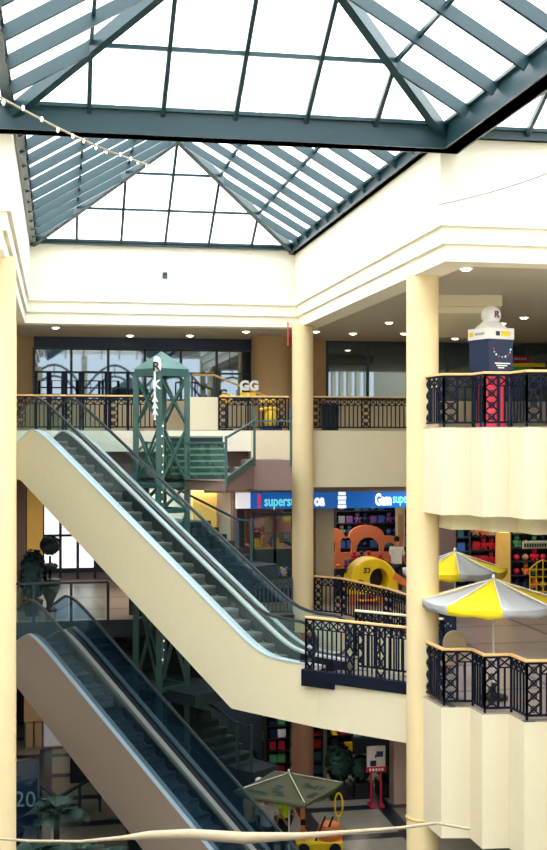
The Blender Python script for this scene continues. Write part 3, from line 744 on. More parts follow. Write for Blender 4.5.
# ================================================================ PEOPLE
def person(label, loc, face, shirt, trousers, pose='stand', shirtname='shirt', hairm=hair, cap=None, group=None, scale=1.0, cat='person', arms=((.1,.05),(.1,.05))):
    root = thing('person', label, cat, loc, group, rz=face)
    S = scale; sit = pose == 'sit'; bend = pose == 'bend'
    hz = .50 if sit else .93
    lean = .10 if sit else (.45 if bend else .03)
    ch = Vector((0, -lean*.8, hz+.38-(.16 if bend else 0))); nk = Vector((0, -lean*1.15, hz+.56-(.26 if bend else 0))); hd = nk+Vector((0,-.03-(.1 if bend else 0),.17-(.06 if bend else 0)))
    def skinmesh(name, verts, edges, radii, m, root_i=0):
        me = bpy.data.meshes.new(name); me.from_pydata([Vector(v)*S for v in verts], edges, []); me.materials.append(m)
        ob = bpy.data.objects.new(name, me); COL.objects.link(ob); ob.parent = root
        md = ob.modifiers.new('skin', 'SKIN'); md.use_smooth_shade = True
        for i, r in enumerate(radii):
            sv = me.skin_vertices[0].data[i]; r = r if isinstance(r, tuple) else (r, r); sv.radius = (r[0]*S, r[1]*S); sv.use_root = (i == root_i)
        sb = ob.modifiers.new('sub', 'SUBSURF'); sb.levels = 1; sb.render_levels = 1
        return ob
    V_ = [Vector((0,0,hz)), Vector((0,-lean*.4,hz+.2)), ch, nk, hd-Vector((0,0,.06)), hd+Vector((0,0,.05))]
    E = [(0,1),(1,2),(2,3),(3,4),(4,5)]; Rr = [(.14,.10),(.125,.09),(.15,.10),.052,.078,.07]
    legs, armsj = [], []
    for s in (-1,1):
        if sit: jl = [(s*.09,-.02,hz-.02),(s*.11,-.42,hz-.02),(s*.11,-.42,.08),(s*.11,-.54,.04)]
        else: jl = [(s*.09,.02,hz-.08),(s*.10,-.02+s*.04,.50),(s*.11,.03+s*.09,.08),(s*.11,-.11+s*.09,.035)]
        i0 = len(V_); V_ += [Vector(p) for p in jl]; E += [(0,i0),(i0,i0+1),(i0+1,i0+2),(i0+2,i0+3)]; Rr += [.085,.055,.04,.035]; legs.append(jl)
        out, fwd = arms[0 if s < 0 else 1]
        sh = nk+Vector((s*.17,.0,-.09)); el = sh+Vector((s*out,-fwd*.6,-.27)); wr = el+Vector((-s*.02,-.10-fwd,-.20+fwd*.5)); hnd = wr+Vector((0,-.05,-.06))
        i0 = len(V_); V_ += [sh,el,wr,hnd]; E += [(2,i0),(i0,i0+1),(i0+1,i0+2),(i0+2,i0+3)]; Rr += [.055,.042,.03,(.04,.022)]; armsj.append([sh,el,wr,hnd])
        for k in range(4):
            j0 = len(V_); b = hnd+Vector(((k-1.5)*.02,-.02,-.02)); V_ += [b, b+Vector((0,-.03,-.05+.006*abs(k-1.4)))]; E += [(i0+3,j0),(j0,j0+1)]; Rr += [.010,.008]
        j0 = len(V_); b = wr+Vector((-s*.04,-.05,-.03)); V_ += [b]; E += [(i0+3,j0)]; Rr += [.011]
    body = skinmesh('body', V_, E, Rr, skin)
    # nose, eyes and ears as one small face mesh
    m = MB(); m.ball((hd+Vector((0,-.085,-.01)))*S, (.014*S,.02*S,.02*S), 8, 6)
    for s in (-1,1): m.ball((hd+Vector((s*.08,.0,-.01)))*S, (.012*S,.02*S,.03*S), 8, 6)
    m.build('face', skin, root, smooth=True, local=True)
    m = MB()
    for s in (-1,1): m.ball((hd+Vector((s*.03,-.072,.02)))*S, .011*S, 8, 6)
    m.ball((hd+Vector((0,-.075,-.05)))*S, (.022*S,.008*S,.006*S), 8, 6)
    m.build('eyes_and_mouth', hairm, root, smooth=True, local=True)
    m = MB(); m.ball((hd+Vector((0,.022,.045)))*S, (.092*S,.098*S,.095*S), 14, 9); m.build('hair', hairm, root, smooth=True, local=True)
    if cap:
        m = MB(); m.ball((hd+Vector((0,.0,.085)))*S, (.105*S,.11*S,.08*S), 14, 8); m.bar((hd+Vector((0,-.07,.07)))*S, (hd+Vector((0,-.19,.06)))*S, .16*S, .015*S); m.build('cap', cap, root, smooth=True, local=True)
    # clothes follow the same joints, a little fuller
    tv = [V_[0]-Vector((0,0,.02)), V_[1], V_[2], nk-Vector((0,0,.05))]; te = [(0,1),(1,2),(2,3)]; trr = [(.20,.155),(.185,.15),(.215,.165),(.10,.09)]
    for j in armsj:
        i0 = len(tv); tv += [j[0], j[0].lerp(j[1], .85)]; te += [(2,i0),(i0,i0+1)]; trr += [.10,.085]
    skinmesh(shirtname, tv, te, trr, shirt, 1)
    tv = [V_[0]]; te = []; trr = [(.18,.145)]
    for j in legs:
        i0 = len(tv); tv += [Vector(j[0]),Vector(j[1]),Vector(j[2])]; te += [(0,i0),(i0,i0+1),(i0+1,i0+2)]; trr += [.125,.09,.07]
    skinmesh('trousers', tv, te, trr, trousers)
    for j in legs:
        a = Vector(j[3]); MB().ball((a+Vector((0,.05,.0)))*S, (.05*S,.13*S,.04*S), 10, 6).build('shoe', black, root, smooth=True, local=True)
    return root
shirtw = mat('white cotton', (232, 230, 222), .8); hivis = mat('yellow green vest', (200, 244, 40), .7); trn = mat('navy trousers', (30, 36, 54), .8); shirtd = mat('tan shirt', (190, 160, 120), .8)

# ================================================================ SUNSHADES
def sunshade(label, loc, r, h, mats_, sides=8, drop=.42, skirt=.16, rz=0.0, group=None, pole=white, marks=None):
    root = thing('sunshade', label, 'umbrella', loc, group, rz=rz)
    MB().lathe((0,0,0), [(.024,0),(.024,h-.02)], 12).build('pole', pole, root, smooth=True, local=True)
    MB().lathe((0,0,0), [(.28,0),(.28,.06),(.06,.09),(.045,.3),(.045,.32)], 20).build('base', black, root, smooth=True, local=True)
    MB().ball((0,0,h+.03), (.035,.035,.05), 10, 8).build('finial', pole, root, smooth=True, local=True)
    for k in range(sides):
        a0, a1 = 2*PI*k/sides, 2*PI*(k+1)/sides
        A = lambda a, rr, z: Vector((rr*math.cos(a), rr*math.sin(a), z))
        rows = []; N = 6
        for i in range(N+1):
            t = i/N; z = h-drop*t-.05*math.sin(PI*t); rr = r*t
            row = []
            for j in range(5):
                s = j/4; p = A(a0, rr, z).lerp(A(a1, rr, z), s); p.z -= .05*t*math.sin(PI*s); row.append(p)
            rows.append(row)
        for dz in (.5, 1.0):
            row = [p+Vector((0,0,-skirt*.5+.015*math.sin(j*2.1+k))) for j, p in enumerate(rows[-1])]; row = [Vector((p.x*.995,p.y*.995,p.z)) for p in row]; rows.append(row)
        m = MB(); vs = [p for row in rows for p in row]
        m.add(vs, [(i*5+j, i*5+j+1, i*5+6+j, i*5+5+j) for i in range(len(rows)-1) for j in range(4)])
        o = m.build('canopy_panel', mats_[k % len(mats_)], root, smooth=True, local=True)
        sd = o.modifiers.new('thick', 'SOLIDIFY'); sd.thickness = .008
        MB().bar(A(a0,.03,h-.02), A(a0,r*.98,h-drop-.01), .018, .018).build('rib', pole, root, local=True)
    return root
p = atz(493.5, 23.6, MZ); sunshade('yellow and grey panelled sunshade standing just behind the middle balcony railing', (p.x,p.y,MZ), 1.42, 2.40, [umby, umbg], rz=math.radians(31))
p = atz(455, 29.0, MZ); sunshade('second yellow and grey sunshade, behind the larger one beside the round column', (p.x,p.y,MZ), 1.28, 2.42, [umby, umbg], rz=math.radians(31))
p = atz(289, 28.8, GZ); kh = sunshade('khaki square sunshade with dark printed marks over the ground floor seats', (p.x,p.y,GZ), 1.40, 2.46, [khaki], sides=4, drop=.34, skirt=.10, rz=math.radians(-10.3-75))
# printed marks on the two near slopes of the khaki shade
for k in (3, 0):
    a0, a1 = 2*PI*k/4, 2*PI*(k+1)/4
    A = lambda t, s: Vector((1.40*t*(math.cos(a0)*(1-s)+math.cos(a1)*s), 1.40*t*(math.sin(a0)*(1-s)+math.sin(a1)*s), 2.46-.34*t-.05*math.sin(PI*t)-.05*t*math.sin(PI*s)+.02))
    m = MB()
    for t0, t1, s0, s1 in ((.80,.90,.12,.42),(.45,.55,.42,.62),(.58,.64,.40,.56),(.67,.74,.46,.66),(.77,.84,.56,.7)):
        m.quad(A(t0,s0),A(t0,s1),A(t1,s1),A(t1,s0))
    m.build('printed_mark', darkfol, kh, local=True)

# ================================================================ UPPER LEVEL
Yg = 39.6
def shopfront(name, label, x0, x1, Y, z, sill, ztop, nm, header=None, low=plaster2, transom=None, gl=shopglass, frame=darksteel):
    root = thing(name, label, 'shopfront', ((x0+x1)/2, Y, z))
    if sill: MB().box((x0,Y-.05,z),(x1,Y+.15,z+sill)).build('low_wall', low, root)
    MB().box((x0,Y+.02,z+sill),(x1,Y+.05,ztop)).build('glass_pane', gl, root)
    m = [x0+(x1-x0)*i/nm for i in range(nm+1)]
    for x in m: MB().box((x-.04,Y-.04,z+sill),(x+.04,Y+.08,ztop)).build('mullion', frame, root)
    MB().box((x0,Y-.04,ztop-.06),(x1,Y+.08,ztop)).build('top_rail', frame, root)
    MB().box((x0,Y-.05,z+sill),(x1,Y+.08,z+sill+.06)).build('sill', frame, root)
    if transom: MB().box((x0,Y-.05,transom-.03),(x1,Y+.08,transom+.03)).build('transom', frame, root)
    if header: MB().box((x0,Y-.1,ztop),(x1,Y+.2,header)).build('header', navy, root)
    return root
xa, xb = ony(34, Yg, 0).x, ony(252, Yg, 0).x
shopfront('shopfront', 'long dark glass shopfront behind the far upper railing west of the stout column', xa, xb, Yg, UZ, 1.0, EZ+2.9, 6, header=EZ+3.26, transom=EZ+2.1)
xc, xd = ony(327, Yg, 0).x, ony(440, Yg, 0).x+6
shopfront('shopfront', 'dark glass shopfront above a cream low wall behind the waste bin', xc, xd, Yg, UZ, 1.05, EZ+3.26, 7)
struct('wall_upper_tan', MB().box((xb,Yg,UZ),(xc,Yg+.3,CZ+.02)), brown, 'tan wall between the two upper shopfronts')
struct('wall_upper_west', MB().box((XW0,Yg,UZ),(xa,Yg+.3,CZ+.02)), brown, 'tan wall at the west end of the upper shops')
struct('wall_upper_shop_back', MB().box((XW0,Yg+4,UZ),(XW1,Yg+4.2,CZ+.02)), darkwall)
struct('wall_upper_east', MB().box((xd,Yg,UZ),(XW1,Yg+.3,CZ+.02)), brown)
p = ony(204, YB+.9, 0)
pw = MB().box((p.x-.43,p.y,UZ),(p.x+.43,p.y+.25,UZ+1.0)).build('parapet_block', plaster2, None, bevel=.02); tag(pw, 'solid cream parapet block at the head of the stairs, west of the yellow ride', 'parapet')
# ramp handrail sloping down to the stout column
hr = thing('ramp_handrail', 'brown sloping handrail with posts in front of the far dark glass', 'handrail', (4,37,UZ))
pts = [ony(192,37,0), ony(214,37,0), ony(268,37,0)]
zs = [zat(375,37.2), zat(375,37.2), zat(397,37.2)]
MB().tube([Vector((p.x,p.y,z)) for p, z in zip(pts,zs)], .035, 8).build('rail', wood, hr)
for p, z in zip(pts,zs): MB().bar(Vector((p.x,p.y,UZ)), Vector((p.x,p.y,z)), .05, .05).build('post', darksteel, hr)
# framed tall rails standing on the upper floor west of the tower
fr = thing('frame_barrier', 'row of tall dark framed barriers behind the far upper railing near the west column', 'barrier', (0,36.5,UZ))
for a_, b_ in ((36,48),(50,63),(66,80),(83,106),(110,128)):
    A_, B_ = ony(a_,36.6,0), ony(b_,36.6,0); zt = zat(372.5,36.6)
    MB().sweep([Vector((A_.x,A_.y,UZ)),Vector((A_.x,A_.y,zt)),Vector((B_.x,B_.y,zt)),Vector((B_.x,B_.y,UZ))], [(-.035,-.035),(.035,-.035),(.035,.035),(-.035,.035)], up=(0,1,0)).build('frame', iron, fr)
    MB().bar((A_.x,A_.y,UZ+1.3),(B_.x,B_.y,UZ+1.3),.04,.04).build('mid_bar', iron, fr)
# waste bin
p = ony(330, YB+.75, 0)
wb = thing('waste_bin', 'dark round waste bin standing behind the railing right beside the far column', 'bin', (p.x,p.y,UZ))
wb['label'] = 'dark round waste bin standing on the upper floor beside the far round column'
MB().lathe((0,0,0), [(.24,0),(.27,.05),(.28,.72),(.25,.74)], 22).build('body', navy, wb, smooth=True, local=True)
MB().lathe((0,0,.74), [(.29,0),(.29,.05),(.2,.1),(.05,.11)], 22).build('lid', black, wb, smooth=True, local=True)
bpy.data.objects['body'].data.materials[0] = mat('dark green bin', (20,44,50), .5)
# kiosk
kc = atz(491, 24.4, UZ); kz = UZ
kx = thing('promotion_kiosk', 'blue box display on a red pedestal with a white header and white ball on top', 'kiosk', kc, rz=math.radians(18.7))
MB().lathe((0,0,0), [(.30,0),(.30,.06),(.285,.08),(.285,1.06),(.26,1.08),(.26,1.14)], 32).build('pedestal', red, kx, smooth=True, local=True)
for a in range(0,6):
    an = a*PI/3; MB().bar((.36*math.cos(an+.3),.36*math.sin(an+.3),0),(.36*math.cos(an+.3),.36*math.sin(an+.3),1.14),.045,.045).build('post', navy, kx, local=True)
MB().box((-.315,-.315,1.14),(.315,.315,1.80)).build('blue_box', navy, kx, local=True, bevel=.01)
MB().box((-.335,-.335,1.80),(.335,.335,2.03)).build('header_board', white, kx, local=True, bevel=.01)
for y in (-.338,):
    m = MB(); m.cbox((.10,y,1.915),(.22,.01,.09)); m.build('yellow_label', yellow, kx, local=True)
    m = MB(); m.cbox((-.1,y,1.915),(.10,.01,.09)); m.build('navy_label', navy, kx, local=True)
m = MB(); m.cbox((-.338,.22,1.915),(.01,.13,.09)); m.build('yellow_label', yellow, kx, local=True)
m = MB(); m.cbox((-.338,-.05,1.915),(.01,.30,.05)); m.build('grey_lettering', umbg, kx, local=True)
for k in range(9):
    an = PI+PI*k/8
    o = MB().ball((.0+.22*math.cos(an)+.03, -.318, 1.60+.16*math.sin(an)), (.022,.006,.022), 8, 6).build('printed_star', [red, umbg, cyan][k % 3], kx, local=True)
for k in range(3): MB().cbox((.04-.02*k,-.318,1.31-.045*k),(.40-.12*k,.008,.026)).build('caption_line', white, kx, local=True)
MB().lathe((0,-.0,2.03), [(.33,0),(.31,.04),(.22,.11),(.16,.16),(.14,.22)], 24).build('ball_neck', white, kx, smooth=True, local=True)
MB().ball((0,0,2.31), .205, 24, 16).build('white_ball', white, kx, smooth=True, local=True)
text('ball_letter', 'R', .2, Vector((-.075,-.185,2.25))+Vector(kx.location), mat('purple print',(120,50,110),.5), kx, rot=(PI/2,0,math.radians(-20)), ext=.03)
# second look at the kiosk corner: strip signs on the shop beyond
for px0, px1, y0, y1, m_, lab in ((512,529,355.5,362,mat('maroon sign',(140,30,60),.5),'maroon strip sign beyond the blue kiosk'),(512,545,363,366.5,yellow,'yellow strip sign below the maroon one beyond the kiosk'),(512,532,367,371,mat('bright green strip',(60,200,80),.5),'green strip sign below the yellow one beyond the kiosk')):
    A_, B_ = ony(px0, Yg-.35, 0), ony(px1, Yg-.35, 0); f = A_.y*CP+A_.x*SP
    sg = thing('strip_sign', lab, 'sign', (A_.x,A_.y,zat(y1,f)))
    MB().box((A_.x,A_.y,zat(y1,f)),(B_.x,A_.y+.06,zat(y0,f))).build('board', m_, sg)
    for k in range(2): MB().box((A_.x+.1+.3*k,A_.y+.05,zat(y1,f)),(A_.x+.14+.3*k,Yg-.0,zat(y0,f))).build('bracket', black, sg)
    if 'maroon' in lab and 'below' not in lab:
        for k in range(6): MB().cbox((A_.x+.1+.08*k,A_.y-.005,zat((y0+y1)/2,f)),(.05,.01,.08)).build('letter', umbg, sg)
# children's ride and yellow signs by the far railing
def kiddie_cart(px, Y, label):
    p = ony(px, Y, UZ); root = thing('kiddie_ride', label, 'ride', p)
    L = dict(local=True)
    m = MB(); m.box((-.3,-.3,0),(.3,.3,.14)); m.build('base', navy, root, bevel=.02, **L)
    m = MB(); m.lathe((0,0,.14), [(.16,0),(.2,.1),(.17,.38),(.12,.46)], 16); m.build('column_body', yellow, root, smooth=True, **L)
    for z in (.62, .86): MB().tube([(-.36,0,z),(-.2,-.03,z+.04),(.2,-.03,z+.04),(.36,0,z)], .05, 8).build('yellow_bar', yellow, root, smooth=True, **L)
    for x in (-.26,.26): MB().bar((x,0,.14),(x,0,.9),.04,.04).build('frame_tube', black, root, **L)
    return root
kiddie_cart(271, YB+.9, 'yellow coin ride with two padded bars behind the far upper railing')
def board_sign(px, Y, y0, y1, w, m_, label, mark=None):
    p = ony(px, Y, UZ); f = p.y*CP+p.x*SP; root = thing('board_sign', label, 'sign', p)
    z0, z1 = zat(y1,f), zat(y0,f)
    MB().box((p.x-w/2,p.y-.03,z0),(p.x+w/2,p.y+.03,z1)).build('board', m_, root, bevel=.01)
    MB().bar((p.x,p.y,UZ),(p.x,p.y,z0),.05,.05).build('post', black, root); MB().cbox((p.x,p.y,UZ+.03),(.4,.3,.06)).build('foot', black, root)
    return root, p, z0, z1
s_, p, z0, z1 = board_sign(226, YB+1.6, 394, 403, .30, yellow, 'small yellow notice on a post west of the white letters')
MB().cbox((p.x,p.y-.035,(z0+z1)/2),(.12,.01,.1)).build('red_mark', orange, s_)
s_, p, z0, z1 = board_sign(248, YB+1.6, 392.5, 398.5, .50, yellow, 'wide yellow board under white rounded letters by the stout column')
MB().cbox((p.x,p.y-.035,(z0+z1)/2),(.05,.01,.14)).build('white_mark', white, s_)
text('white_letters', 'GG', .40, Vector((p.x-.26,p.y,z1+.08)), white, s_, ext=.03, off=.02)
MB().bar((p.x-.22,p.y,z1-.02),(p.x-.22,p.y,z1+.2),.05,.05).build('letter_stem', white, s_)
# ================================================================ MIDDLE LEVEL, FAR SHOPS
Ys = 36.3
P_ = lambda px, Y=Ys: ony(px, Y, 0).x
ffr = lambda x, Y: x*SP+Y*CP
# shop block walls
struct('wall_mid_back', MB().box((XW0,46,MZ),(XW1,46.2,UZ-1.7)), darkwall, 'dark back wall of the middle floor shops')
# blue sign fascia with lettering
x0, x1 = P_(250), P_(437)+1.5
zf0, zf1 = EZ-2.26, EZ-1.76
sg = thing('shop_sign', 'long bright blue shop fascia reading superstore in cyan and white letters', 'sign', ((x0+x1)/2,Ys,zf0))
MB().box((x0,Ys-.12,zf0),(x1,Ys+.1,zf1)).build('fascia_board', signblue, sg)
zc = (zf0+zf1)/2
def ltr(s, px, size, m_, off=.0, sx=1.0, dz=-.16):
    return text('lettering', s, size, Vector((P_(px),Ys-.135,zc+dz)), m_, sg, ext=.012, off=off, sx=sx)
MB().cbox((P_(258.5),Ys-.135,zc+.06),(.10,.03,.3)).build('pink_mark', pink, sg); MB().ball((P_(258.5),Ys-.135,zc-.17),.06,10,8).build('pink_dot', pink, sg)
ltr('superstore', 263.5, .46, cyan, .006, sx=.69)
ltr('oa', 313.5, .50, signwhite, .02, sx=.66)
for k in range(4): MB().cbox((P_(341),Ys-.13,zc-.2+.135*k),(.26-.03*(k%2),.03,.10)).build('white_block', signwhite, sg)
ltr('Gam', 374, .50, signwhite, .02, sx=.55); ltr('superstore', 391.5, .42, cyan, .006, sx=.6, dz=-.1)
# white panel at the west end of the sign
b = MB().box((P_(236),Ys-.1,zf0+.02),(x0-.01,Ys+.1,zf1)).build('lit_end_panel', mat('lit white panel',(240,240,250),.5,emit=.6), sg); b['label'] = 'pale lit panel'
struct('wall_mid_header', MB().box((P_(205),Ys+.1,zf1),(XW1,Ys+.3,UZ-1.69)), brown)
# pillars in the shop line
def pillar(nm, px0, px1, Y, m_, z0=MZ, z1=UZ-1.69, label=None, d=.5):
    return struct(nm, MB().box((ony(px0,Y,0).x,Y,z0),(ony(px1,Y,0).x,Y+d,z1)), m_, label)
pillar('pillar_1', 316, 334, 36.7, mat('grey beige pillar',(168,156,132),.8), label='grey beige pillar beside the toy shop entrance')
pillar('pillar_2', 440, 456, 31.5, mauve, label='mauve pillar behind the round column')
pillar('pillar_3', 501, 510.5, 36.0, yellowwall, z1=EZ-3.1+.0, label='short yellow post in the shop line')
pillar('wall_mid_yellow', 193, 217, 37.0, yellowwall, label='yellow wall beside the stairs')
pillar('wall_mid_cream', 217, 236, 37.4, plaster, label='cream wall beside the stairs')
pillar('wall_mid_mauve', 233, 237, 36.6, mauve)
pillar('wall_mid_white', 150, 193, 39.0, white, label='white wall beyond the stairs')
# shop window display west of the far column
def display_case(px0, px1, y0, y1, Y, label):
    xa, xb = ony(px0,Y,0).x, ony(px1,Y,0).x; f = ffr((xa+xb)/2,Y); zt, zb = zat(y0,f), zat(y1,f)
    root = thing('shop_window', label, 'shop window', ((xa+xb)/2,Y,MZ))
    MB().box((xa,Y,MZ),(xb,Y+.08,zb)).build('stall_riser', mat('dark teal panel',(36,66,72),.5), root)
    MB().box((xa,Y+1.6,MZ),(xb,Y+1.65,zt)).build('back_panel', mat('display back tan',(150,110,90),.7), root)
    MB().box((xa,Y+.02,zb),(xb,Y+1.6,zb+.04)).build('display_floor', brown, root)
    MB().box((xa,Y+.03,zb),(xb,Y+.045,zt)).build('glass_pane', clearglass, root)
    for x in (xa,(xa*.45+xb*.55),xb): MB().box((x-.04,Y,MZ),(x+.04,Y+.08,zt)).build('mullion', darksteel, root)
    MB().box((xa,Y,zt-.1),(xb,Y+.08,zt)).build('top_rail', darksteel, root)
    return root, xa, xb, zb, zt
ds, xa, xb, zb, zt = display_case(253, 293, 513, 549, 36.6, 'shop window under the blue fascia with red goods on show')
cols = {'red': red, 'pink': mat('pink toy',(230,110,130),.6), 'yellow': yellow, 'blue': mat('blue toy',(50,90,170),.5), 'green': mat('green toy',(70,140,90),.5), 'orange': orange, 'white': white, 'navy': navy, 'tan': brown, 'grey': mat('grey toy',(130,136,140),.6), 'purple': mat('purple toy',(110,70,140),.6), 'teal': mat('teal toy',(40,96,110),.6)}
PROTO = {}
def toy(kind, colour):
    """one kind of goods; mesh shared by repeats"""
    k = (kind, colour)
    if k in PROTO: return PROTO[k]
    m = MB()
    if kind == 'boxed_toy':
        m.box((-.12,-.09,0),(.12,.09,.26))
    elif kind == 'ball': m.ball((0,0,.11),.11,12,9)
    elif kind == 'soft_toy':
        m.ball((0,0,.12),(.10,.085,.12),10,8); m.ball((0,-.02,.29),.085,10,8)
        for s in (-1,1): m.ball((s*.06,-.01,.37),.03,8,6); m.ball((s*.11,-.04,.15),(.04,.04,.07),8,6); m.ball((s*.07,-.11,.04),(.04,.07,.04),8,6)
    elif kind == 'garment':
        m.slab([(-.2,0,0),(.2,0,0),(.18,0,.45),(.33,0,.35),(.37,0,.45),(.17,0,.62),(.06,0,.62),(0,0,.57),(-.06,0,.62),(-.17,0,.62),(-.37,0,.45),(-.33,0,.35),(-.18,0,.45)],(0,1,0),.06)
    elif kind == 'bottle': m.lathe((0,0,0),[(.04,0),(.045,.02),(.045,.15),(.016,.2),(.016,.25),(.012,.255)],10)
    elif kind == 'shoe_pair_box': m.box((-.16,-.1,0),(.16,.1,.11))
    elif kind == 'cap_hat': m.ball((0,0,.06),(.11,.12,.10),12,7); m.bar((0,-.08,.04),(0,-.22,.03),.16,.015)
    elif kind == 'picture_book': m.box((-.10,-.015,0),(.10,.015,.26))
    me = m.build(kind, cols[colour], None, smooth=kind in ('ball','soft_toy','bottle','cap_hat'), bevel=.008 if 'box' in kind else 0)
    PROTO[k] = me; me['_fresh'] = 1
    return me
NICE = {'boxed_toy':'boxed toy','ball':'play ball','soft_toy':'soft toy','garment':'shirt on display','bottle':'bottle','shoe_pair_box':'flat box','cap_hat':'cap','picture_book':'book'}
def put(kind, colour, p, place, rz=0.0, s=1.0):
    o = toy(kind, colour)
    if o.get('_fresh'): del o['_fresh']
    else:
        o = o.copy(); COL.objects.link(o)
    o.location = Vector(p)+Vector((0,0,.004)); o.rotation_euler = (0,0,rz); o.scale = (s,s,s)
    tag(o, '%s %s %s' % (colour, NICE[kind], place), NICE[kind].split()[-1] if kind != 'garment' else 'shirt', '%s %ss %s' % (colour, NICE[kind], place))
    return o
for px, c in ((258,'red'),(264,'pink'),(270,'tan'),(277,'red'),(284,'pink'),(289,'tan')):
    x = ony(px,37.2,0).x; put('garment', c, (x,37.25+random.uniform(-.2,.2),zb+.5), 'in the shop window under the blue fascia', s=.95)
for i in range(6):
    c = random.choice(['navy','yellow','blue','orange','red']); x = xa+.15+(xb-xa-.3)*i/8
    put(random.choice(['boxed_toy','soft_toy']), c, (x,36.95,zb+.04), 'on the floor of the shop window', rz=random.uniform(-.5,.5))
# merchandise table behind the middle railing
Yt = 34.95; xa, xb = ony(254,Yt,0).x, ony(291,Yt,0).x
tb = thing('display_table', 'long dark table heaped with goods behind the middle floor railing', 'table', ((xa+xb)/2,Yt,MZ))
MB().box((xa,Yt-.35,MZ+.98),(xb,Yt+.35,MZ+1.04)).build('table_top', black, tb)
for x in (xa+.05,xb-.05):
    for y in (-.3,.3): MB().bar((x,Yt+y,MZ),(x,Yt+y,MZ+.98),.05,.05).build('leg', black, tb)
MB().box((xa+.02,Yt-.33,MZ+.3),(xb-.02,Yt-.31,MZ+.98)).build('front_cloth', navy, tb)
for r_ in range(2):
    for i in range(7):
        c = random.choice(['white','navy','grey','blue','tan','white','pink']); 
        put('soft_toy', c, (xa+.1+(xb-xa-.2)*i/6, Yt-.2+.4*r_, MZ+1.04), 'heaped on the table behind the middle railing', rz=random.uniform(-1,1), s=.62)
# ---- toy shop
def shelf_unit(label, xa, xb, Y, z, h, rows, place, kinds, palette, depth=.4, gap=.30, s=1.0, frame=darkwall, fill=1.0, shelfm=None):
    root = thing('display_shelf', label, 'shelf', ((xa+xb)/2,Y,z))
    MB().box((xa,Y+depth,z),(xb,Y+depth+.03,z+h)).build('back_panel', frame, root)
    for x in (xa,xb): MB().box((x-.02,Y,z),(x+.02,Y+depth,z+h)).build('side_panel', frame, root)
    for r_ in range(rows):
        zz = z+.12+(h-.12)*r_/rows
        MB().box((xa+.02,Y,zz-.03),(xb-.02,Y+depth,zz)).build('shelf_board', shelfm or frame, root)
        n = max(1, int((xb-xa-.1)/gap))
        for i in range(n):
            if random.random() > fill: continue
            k = random.choice(kinds); put(k, random.choice(palette), (xa+.1+(xb-xa-.2)*(i+.5)/n, Y+depth*.45, zz), place, rz=random.uniform(-.25,.25), s=s*min(1, ((h-.12)/rows-.05)/.4 if k=='soft_toy' else ((h-.12)/rows-.05)/.27))
    return root
shelf_unit('tall dark toy shelf at the back of the toy shop beyond the orange arches', ony(336,43,0).x, ony(420,43,0).x, 43, MZ, 2.9, 6, 'on the back shelf of the toy shop', ['boxed_toy','ball','soft_toy'], ['navy','grey','navy','blue','purple','teal','navy'])
# orange arched facade (toy castle wall)
Yf = 41.0; xa, xb = ony(322,Yf,0).x, ony(402,Yf,0).x; wd = xb-xa
f = ffr((xa+xb)/2,Yf); ztp = zat(525,f)-MZ; H1 = zat(536,f)-MZ
out = [(0,0),(wd,0),(wd,H1-.1),(wd*.86,H1)]+[(x,y) for x,y in arc(wd*.55,H1,wd*.22,0,PI,10,ztp-H1)]+[(wd*.30,H1-.05)]+[(x,y) for x,y in arc(wd*.15,H1-.15,wd*.14,.1,PI,8,.45)]+[(0,H1-.15)]
z_l, z_h = zat(552,f)-MZ, H1
holes = [[(x0_,z_l)]+[(x1_,z_l)]+[(x,y) for x,y in arc((x0_+x1_)/2,z_l+(hh),(x1_-x0_)/2,0,PI,8)] for x0_,x1_,hh in ((.08,.48,.25),(.66,1.06,.35),(1.25,2.1,.1),(2.25,2.7,.1))]
holes = [h[::1] for h in holes]
o = curve_shape('toy_castle_wall', [out]+holes, .06, mat('salmon orange board',(226,128,86),.6), loc=(xa,Yf,MZ)); tag(o, 'orange arched cut-out wall standing inside the toy shop', 'display wall')
for i in range(26):
    px = random.uniform(337,400); Y = random.uniform(38.3,40.4); 
    zz = random.choice([.35,.6,.85])
    p = ony(px,Y,MZ)
# stepped display stands with toys in front of the arches
for j, (pxa, pxb, Y, hh) in enumerate(((336,356,38.6,.75),(352,378,39.6,.95),(362,384,38.2,.6),(336,348,37.6,.5),(378,392,39.4,.85))):
    A_, B_ = ony(pxa,Y,0).x, ony(pxb,Y,0).x
    nm = ['low','tall','middle','short','far'][j]
    shelf_unit('%s dark display stand of small toys in front of the orange arches' % nm, A_, B_, Y, MZ, hh, max(1,int(hh/.4)), 'on the %s stand in the toy shop' % nm, ['soft_toy','boxed_toy','ball'], ['navy','red','purple','tan','teal','navy','white','orange'], gap=.26)
    for i in range(int((B_-A_)/.26)): put(random.choice(['soft_toy','ball']), random.choice(['navy','red','tan','orange','teal','purple']), (A_+.13+.26*i, Y+.2, MZ+hh), 'on top of the %s stand in the toy shop' % nm, rz=random.uniform(-.6,.6), s=.8)
